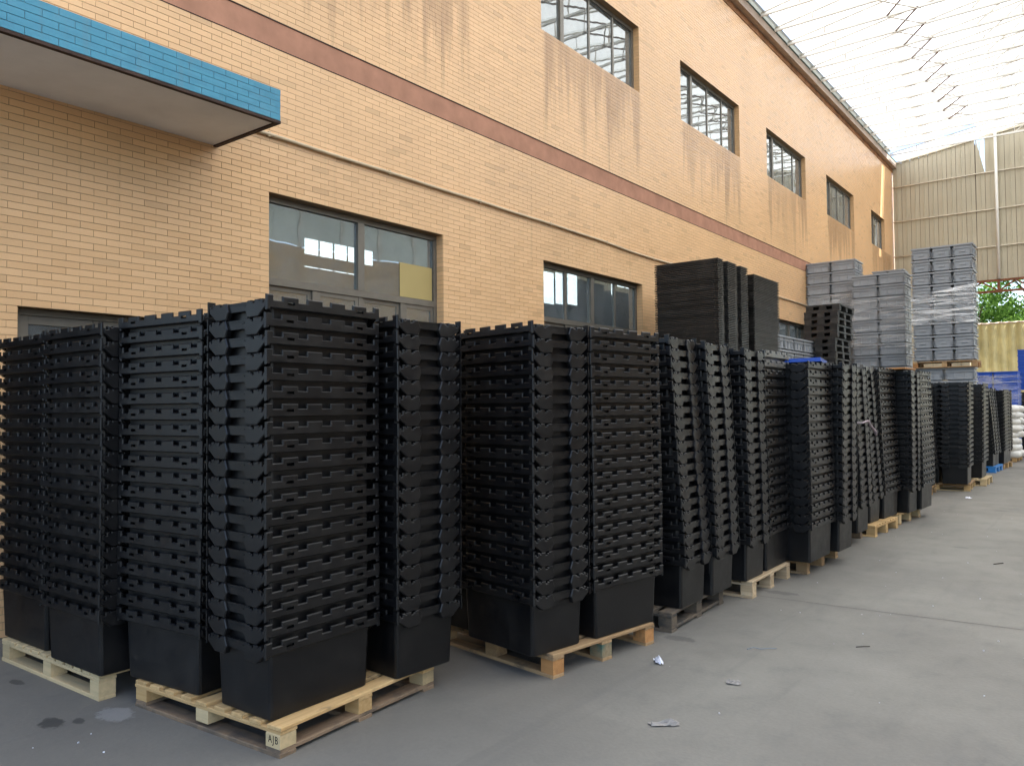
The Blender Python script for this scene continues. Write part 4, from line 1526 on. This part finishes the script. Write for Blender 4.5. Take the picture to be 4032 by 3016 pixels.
def grey_meshes():
    b = MB()
    b.box(-GL / 2 + .028, GL / 2 - .028, -GWD / 2 + .028, GWD / 2 - .028, .030, GH - .002)
    b.box(-GL / 2 + .065, GL / 2 - .065, -GWD / 2 + .065, GWD / 2 - .065, .0, .0295)
    body = b.mesh('grey_crate', 'grey')
    r = MB()
    for z0_, z1_, e in ((GH - .034, GH - .002, 0), (.026, .042, .010), (GH - .100, GH - .084, .010)):
        hx, hy_ = GL / 2 - e, GWD / 2 - e
        i = .022
        r.box(-hx, hx, -hy_, -hy_ + i, z0_, z1_).box(-hx, hx, hy_ - i, hy_, z0_, z1_)
        r.box(-hx, -hx + i, -hy_ + i, hy_ - i, z0_, z1_).box(hx - i, hx, -hy_ + i, hy_ - i, z0_, z1_)
    rim = r.mesh('rim', 'grey')
    g = MB()
    for sx_ in (-1, 1):
        for sy_ in (-1, 1):
            for z0_ in (.048, .072, .096, .120, .144):
                g.box(sx_ * (GL / 2 - .006) - (.055 if sx_ > 0 else 0), sx_ * (GL / 2 - .006) + (.055 if sx_ < 0 else 0), sy_ * (GWD / 2 - .010) - .008, sy_ * (GWD / 2 - .010) + .008, z0_, z0_ + .008)
                g.box(sx_ * (GL / 2 - .010) - .008, sx_ * (GL / 2 - .010) + .008, sy_ * (GWD / 2 - .006) - (.055 if sy_ > 0 else 0), sy_ * (GWD / 2 - .006) + (.055 if sy_ < 0 else 0), z0_, z0_ + .008)
    for u in (-.1, .1):
        for sy_ in (-1, 1):
            g.box(u - .006, u + .006, sy_ * (GWD / 2 - .018) - .008, sy_ * (GWD / 2 - .018) + .008, .041, GH - .101)
    for sx_ in (-1, 1):
        g.box(sx_ * (GL / 2 - .012) - .006, sx_ * (GL / 2 - .012) + .006, -.06, .06, .10, .145)
    ribs = g.mesh('rib_set', 'grey')
    return body, rim, ribs


g_body, g_rim, g_rib = grey_meshes()
gv, gf, gn = [], [], [0]
g_soup_v, g_soup_f = [], []
for mm_ in (g_body, g_rim):
    b0 = len(g_soup_v)
    g_soup_v += [tuple(v.co) for v in mm_.vertices]
    g_soup_f += [tuple(b0 + i for i in p.vertices) for p in mm_.polygons]
g_soup_v = np.array(g_soup_v)


def grey_crate(x_, y_, z_, rz, label):
    o_ = link('grey_crate', g_body)
    o_.location = (x_, y_, z_)
    o_.rotation_euler = (0, 0, rz)
    tag(o_, label, 'crate', 'grey crates piled on pallets at the back')
    for me_, nm in ((g_rim, 'rim'), (g_rib, 'rib_set')):
        k_ = link(nm, me_, o_)
        if nm == 'rib_set':
            k_['kind'] = 'stuff'
    return o_


ROWN = ['top', 'second', 'third', 'fourth', 'fifth', 'sixth', 'seventh', 'eighth', 'ninth', 'tenth', 'eleventh', 'twelfth']


def grey_pile(which, x1, y0, z0_, nx, ny, nz, along, shown_layers, colnames, rot=0.0, side_shown=0):
    """front right lower corner (x1, y0, z0); long side along x or y; the front face looks to -y"""
    lx, ly = (GL, GWD) if along == 'x' else (GWD, GL)
    lx += .004
    ly += .004
    for iz in range(nz):
        lay = nz - 1 - iz
        for ix in range(nx):
            for iy in range(ny):
                x_ = x1 - (nx - 1 - ix) * lx - lx / 2 + rnd.gauss(0, .002)
                y_ = y0 + iy * ly + ly / 2
                z_ = z0_ + iz * (GH + .003)
                rz = (0 if along == 'x' else PI / 2) + R(rot) + rnd.gauss(0, .003)
                front = iy == 0 and lay < shown_layers
                side = ix == nx - 1 and lay < side_shown
                if front:
                    grey_crate(x_, y_, z_, rz, '%s layer grey crate, %s column of the %s' % (ROWN[lay], colnames[ix], which))
                elif side:
                    grey_crate(x_, y_, z_, rz, '%s layer grey crate, %s on the right side of the %s' % (ROWN[lay], ROWN[iy], which))
                else:
                    M_ = np.array(Matrix.Translation((x_, y_, z_)) @ Matrix.Rotation(rz, 4, 'Z'))
                    gv.append(g_soup_v @ M_[:3, :3].T + M_[:3, 3])
                    gf.extend([tuple(gn[0] + k for k in f_) for f_ in g_soup_f])
                    gn[0] += len(g_soup_v)


GP = GH + .003
pg = 'pallets under the grey crates'
W4 = ('wood_mid', 'wood_mid', 'wood_mid', 'wood_mid')
# left pile, top 5.25; middle pile, top 4.75; right pile with the pallet between
grey_pile('left grey pile', -5.08, 20.6, 5.25 - 18 * GP, 2, 2, 18, 'x', 6, ('left', 'right'), 0, 4)
grey_pile('middle grey pile', -3.86, 20.1, 4.73 - 16 * GP, 2, 2, 16, 'x', 10, ('left', 'right'), 0, 0)
ZT = 5.06
grey_pile('right grey tower', -2.36, 19.2, ZT - 9 * GP, 3, 1, 9, 'y', 9, ('left', 'middle', 'right'), 0, 0)
pallet('brown pallet sandwiched inside the right grey tower', (-2.33, 19.16), 1.24, .66, 0, ('wood_mid', 'wood_mid', ['wood_orange', 'wood_mid'], 'wood_mid'), 'x', 5, group=pg, z=ZT - 9 * GP - .146)
ZU = ZT - 9 * GP - .150
grey_pile('base of the right grey tower', -2.37, 19.22, ZU - 8 * GP, 2, 1, 8, 'x', 3, ('left', 'right'), 0, 0)
grey_pile('small pile between the grey towers', -4.45, 23.0, 5.25 - 18 * GP, 2, 1, 18, 'y', 2, ('left', 'right'), 0, 0)
grey_pile('grey pile near the wall', -5.15, 14.9, 2.98 - 10 * GP, 1, 6, 10, 'y', 2, ('only',), 0, 2)
# pile under the black plastic pallets
BPX, BPY, BPT = -4.6, 17.30, 3.755
grey_pile('pile below the black pallets', -4.62, 17.35, .005, 1, 2, 8, 'x', 0, ('only',), 0, 0)
me = bpy.data.meshes.new('grey_crates')
me.from_pydata(np.concatenate(gv).tolist(), [], gf)
me.materials.append(MAT['grey'])
me.polygons.foreach_set('use_smooth', [False] * len(me.polygons))
me.update()
tag(link('grey_crates', me), 'grey crates in the hidden parts of the piles at the back', 'crates', kind='stuff')
PH = .143
for i in range(10):
    dx = (-.05 if 0 < i < 5 else -.11 if i >= 5 else 0) + rnd.uniform(-.012, .012)
    lab = 'topmost black plastic pallet of the short tower before the grey crates' if i == 0 else '%s black plastic pallet from the top of the short tower' % ORD[i]
    plastic_pallet(lab, (BPX + dx * .8, BPY + dx * .4), .70, 1.2, PH, rnd.uniform(-.6, .6), 'tray', 'black plastic pallets piled in a tower', BPT - (i + 1) * (PH + .001))


# stretch film round the grey piles
def film(name, label, x0, x1, y0, y1, z0_, z1_, mat, seed, slope=0.0):
    r = random.Random(seed)
    m = MB()
    N = 26
    K = 10
    path = [(x0 + (x1 - x0) * i / N, y0) for i in range(N + 1)] + [(x1, y0 + (y1 - y0) * i / 10) for i in range(1, 11)]
    g = []
    for k in range(K + 1):
        rowp = []
        f = k / K
        for i, (px, py) in enumerate(path):
            t_ = i / (len(path) - 1)
            za = z0_ + (r.uniform(-.02, .02) if k == 0 else 0)
            zz = za + (z1_ + slope * (t_ - .4) * (1 if k == K else f) - za) * f
            b_ = r.uniform(-.006, .006) + .006
            nx_, ny_ = (0, -1) if i <= N else (1, 0)
            rowp.append((px + nx_ * b_, py + ny_ * b_, zz))
        g.append(rowp)
    for k in range(K):
        for i in range(len(path) - 1):
            m.quad(g[k][i], g[k][i + 1], g[k + 1][i + 1], g[k + 1][i])
    import bmesh as _b
    o_ = m.build(name, mat, smooth=True, fix=False)
    bm_ = _b.new()
    bm_.from_mesh(o_.data)
    _b.ops.remove_doubles(bm_, verts=bm_.verts, dist=1e-5)
    bm_.to_mesh(o_.data)
    bm_.free()
    tag(o_, label, 'plastic film', 'clear stretch film round pallet loads')
    return o_


film('stretch_film', 'creased shiny stretch film round the right grey tower', -2.36 - 1.212, -2.345, 19.18, 19.82, ZT - 6.1 * GP, ZT - 3.45 * GP, 'film_heavy', 3, .25)
film('stretch_film', 'clear stretch film round the middle grey pile', -3.86 - 1.21, -3.845, 20.08, 20.9, 4.73 - 6.3 * GP, 4.73 - 2.1 * GP, 'film', 5)
film('stretch_film', 'clear stretch film low on the left grey pile', -5.08 - 1.21, -5.065, 20.58, 21.4, 5.25 - 6.0 * GP, 5.25 - 3.1 * GP, 'film', 9)

# ------------------------------------------------------------------ far right: blue loads and white sacks
def blue_crate(x_, y_, z_, sx, sy, sz, label, group, rz=0.0):
    key = ('bc', sx, sy, sz)
    if key not in _mesh_cache:
        b = MB().box(-sx / 2 + .012, sx / 2 - .012, -sy / 2 + .012, sy / 2 - .012, 0, sz - .004)
        r = MB()
        for z0_, z1_ in ((sz - .03, sz - .001), (sz * .45, sz * .45 + .012), (0.001, .02)):
            r.box(-sx / 2, sx / 2, -sy / 2, -sy / 2 + .014, z0_, z1_).box(-sx / 2, sx / 2, sy / 2 - .014, sy / 2, z0_, z1_)
            r.box(-sx / 2, -sx / 2 + .014, -sy / 2 + .014, sy / 2 - .014, z0_, z1_).box(sx / 2 - .014, sx / 2, -sy / 2 + .014, sy / 2 - .014, z0_, z1_)
        _mesh_cache[key] = (b.mesh('blue_crate', 'blue_plastic'), r.mesh('rim', 'blue_plastic'))
    b, r = _mesh_cache[key]
    o_ = link('blue_crate', b, loc=(x_, y_, z_), rot=(0, 0, rz))
    link('rim', r, o_)
    tag(o_, label, 'crate', group)
    return o_


names = ['top', 'second', 'third', 'fourth', 'fifth', 'sixth', 'seventh', 'eighth']
for i in range(7):
    blue_crate(-2.02, 28.0, 3.20 - (i + 1) * .17, .60, .8, .168, '%s blue crate of the tower at the right picture edge' % names[i], 'blue crates in the tower at the right edge')
dk = MB()
for k in range(7):
    dk.box(-2.46, -1.74, 27.62, 28.38, .16 + k * .255, .16 + k * .255 + .25)
o = dk.build('black_crates', 'crate')
tag(o, 'dark crates in shadow under the blue tower behind the sacks', 'crates', kind='stuff')
blue_crate(-2.34, 27.35, 1.58, .22, .3, .32, 'small light blue bin behind the top of the sacks', 'blue bins')
k = 0
for ix in range(2):
    for iz in range(4):
        blue_crate(-3.12 + ix * .62, 26.6, 2.52 - (iz + 1) * .25, .60, .8, .248, '%s wrapped blue crate, %s column beside the yellow screen' % (names[iz], ('left', 'right')[ix]), 'blue crates wrapped in film')
o = MB().box(-3.42, -2.22, 26.22, 27.0, .15, 1.515).build('blue_crates', 'blue_plastic')
tag(o, 'blue crates hidden low in the wrapped load', 'crates', kind='stuff')
film('stretch_film', 'wrinkled film over the blue load beside the yellow screen', -3.43, -2.185, 26.18, 27.0, 1.6, 2.42, 'film', 14)


def sack(x_, y_, z_, sx, sy, sz, rz, label):
    m = MB()
    NU, NV = 14, 8
    r = random.Random(int(x_ * 991 + y_ * 37 + z_ * 613))
    ph = [r.uniform(0, 6) for _ in range(6)]
    vv = []
    for j in range(NV + 1):
        v = -PI / 2 + PI * j / NV
        for i in range(NU):
            u = 2 * PI * i / NU
            cu, su = math.cos(u), math.sin(u)
            sq = lambda t, e: math.copysign(abs(t) ** e, t)
            cv = max(math.cos(v), 0) ** .55
            x0, y0_, z0_ = sx / 2 * cv * sq(cu, .38), sy / 2 * cv * sq(su, .38), sz / 2 * sq(math.sin(v), .7)
            w = 1 + .09 * math.sin(3 * u + ph[0]) * math.cos(2 * v + ph[1]) + .035 * math.sin(9 * u + ph[2] + 2 * v)
            vv.append((x0 * w, y0_ * w, z0_ * (1 + .08 * math.sin(3 * u + ph[3]))))
    m.v = vv
    for j in range(NV):
        for i in range(NU):
            i2 = (i + 1) % NU
            m.f.append((j * NU + i, j * NU + i2, (j + 1) * NU + i2, (j + 1) * NU + i))
    o_ = m.build('white_sack', 'sack', smooth=True)
    o_.location = (x_, y_, z_)
    o_.rotation_euler = (r.uniform(-.07, .07), r.uniform(-.07, .07), rz)
    tag(o_, label, 'sack', 'white sacks heaped on a pallet')
    return o_


lays = 8
for iz in range(lays):
    z_ = .145 + .075 + iz * .176
    nm = names[lays - 1 - iz]
    for k, (xx, yy, side) in enumerate(((-2.48, 25.55, 'front'), (-2.44, 26.15, 'rear'), (-2.95, 25.75, 'far left'))):
        if k == 2 and iz == lays - 1:
            continue
        al = (iz + k) % 2
        sack(xx + rnd.uniform(-.05, .05), yy + rnd.uniform(-.05, .05), z_ + rnd.uniform(-.015, .015), (.70 if not al else .62), (.58 if not al else .68), .215, rnd.uniform(-.35, .35),
             '%s layer white sack at the %s of the heap' % (nm, side))

# ------------------------------------------------------------------ small things on the floor
def crumple(name, x_, y_, sx, sy, sz, rz, mat, label, cat, seed):
    r = random.Random(seed)
    m = MB()
    N = 7
    g = [[((i / (N - 1) - .5) * sx * (1 - .35 * abs(j / (N - 1) - .5)) + r.uniform(-.08, .08) * sx, (j / (N - 1) - .5) * sy + r.uniform(-.05, .05) * sy,
           .004 + sz * max(0, r.random() ** 1.5) * (.35 if i in (0, N - 1) or j in (0, N - 1) else 1)) for i in range(N)] for j in range(N)]
    for a in range(N - 1):
        for b_ in range(N - 1):
            p, q, s, t_ = g[a][b_], g[a][b_ + 1], g[a + 1][b_ + 1], g[a + 1][b_]
            m.f += [(len(m.v), len(m.v) + 1, len(m.v) + 2), (len(m.v), len(m.v) + 2, len(m.v) + 3)]
            m.v += [p, q, s, t_]
    o_ = m.build(name, mat, fix=False)
    sol = o_.modifiers.new('thickness', 'SOLIDIFY')
    sol.thickness = 0.0008
    o_.location = (x_, y_, 0)
    o_.rotation_euler = (0, 0, R(rz))
    tag(o_, label, cat)
    return o_


crumple('crumpled_paper', -2.319, 4.48, .115, .05, .035, 128, 'paper', 'crumpled white paper on the floor before the green stained pallet', 'paper', 2)
crumple('card_scrap', -1.80, 4.40, .085, .07, .018, 20, 'card', 'small grey scrap lying flat in the open floor', 'scrap', 5)
crumple('card_scrap', -1.85, 3.62, .165, .045, .022, 38, 'card', 'long folded grey scrap on the nearest bare floor', 'scrap', 9)
o = MB().tube([(-1.97, 5.05, .004), (-1.94, 5.09, .012), (-1.90, 5.10, .006), (-1.85, 5.14, .010), (-1.82, 5.18, .004)], .0022, 5).build('string', 'string', smooth=True)
tag(o, 'thin blue grey string curled on the floor', 'string')
o = MB().tube([(-1.41, 5.52, .004), (-1.37, 5.555, .006), (-1.34, 5.585, .004)], .003, 5).build('twig', 'twig', smooth=True)
tag(o, 'short dark twig on the bare floor', 'twig')
o = MB().tube([(-1.02, 9.15, .005), (-.98, 9.2, .008), (-.95, 9.26, .005)], .005, 5).build('twig', 'twig', smooth=True)
tag(o, 'dark sliver further along the bare floor near the right edge', 'twig')
crumple('white_scrap', -2.043, 15.3, .10, .10, .03, 10, 'paper', 'tiny white scrap far along the floor before the far stacks', 'scrap', 12)
# chips of white foam
chips = MB()
for i in range(44):
    x_, y_ = rnd.uniform(-2.2, -.5), rnd.uniform(3.0, 13.5)
    if i > 37:
        x_, y_ = rnd.uniform(-4.6, -3.2), rnd.uniform(1.5, 1.95)
    k = rnd.uniform(.002, .0048)
    chips.bar((x_, y_, .0005 + k / 2), (x_ + rnd.uniform(-2, 2) * k, y_ + 1.6 * k, .0005 + k / 2), k * 1.2, k)
tag(chips.build('foam_crumbs', 'paper'), 'tiny white foam crumbs scattered over the grey floor', 'crumbs', kind='stuff')
# the strap tied round the two leaning stacks
sp = [(-2.30, 9.20, 1.402), (-2.275, 9.40, 1.398), (-2.27, 9.55, 1.415), (-2.27, 9.63, 1.41), (-2.265, 9.70, 1.36), (-2.26, 9.82, 1.315), (-2.255, 9.88, 1.285), (-2.25, 9.90, 1.24)]
o = MB().tube(sp, [.011, .011, .012, .018, .016, .017, .022, .012], 6).build('strap', 'strap', smooth=True)
tag(o, 'frayed mauve strap tied across the two leaning stacks', 'strap')
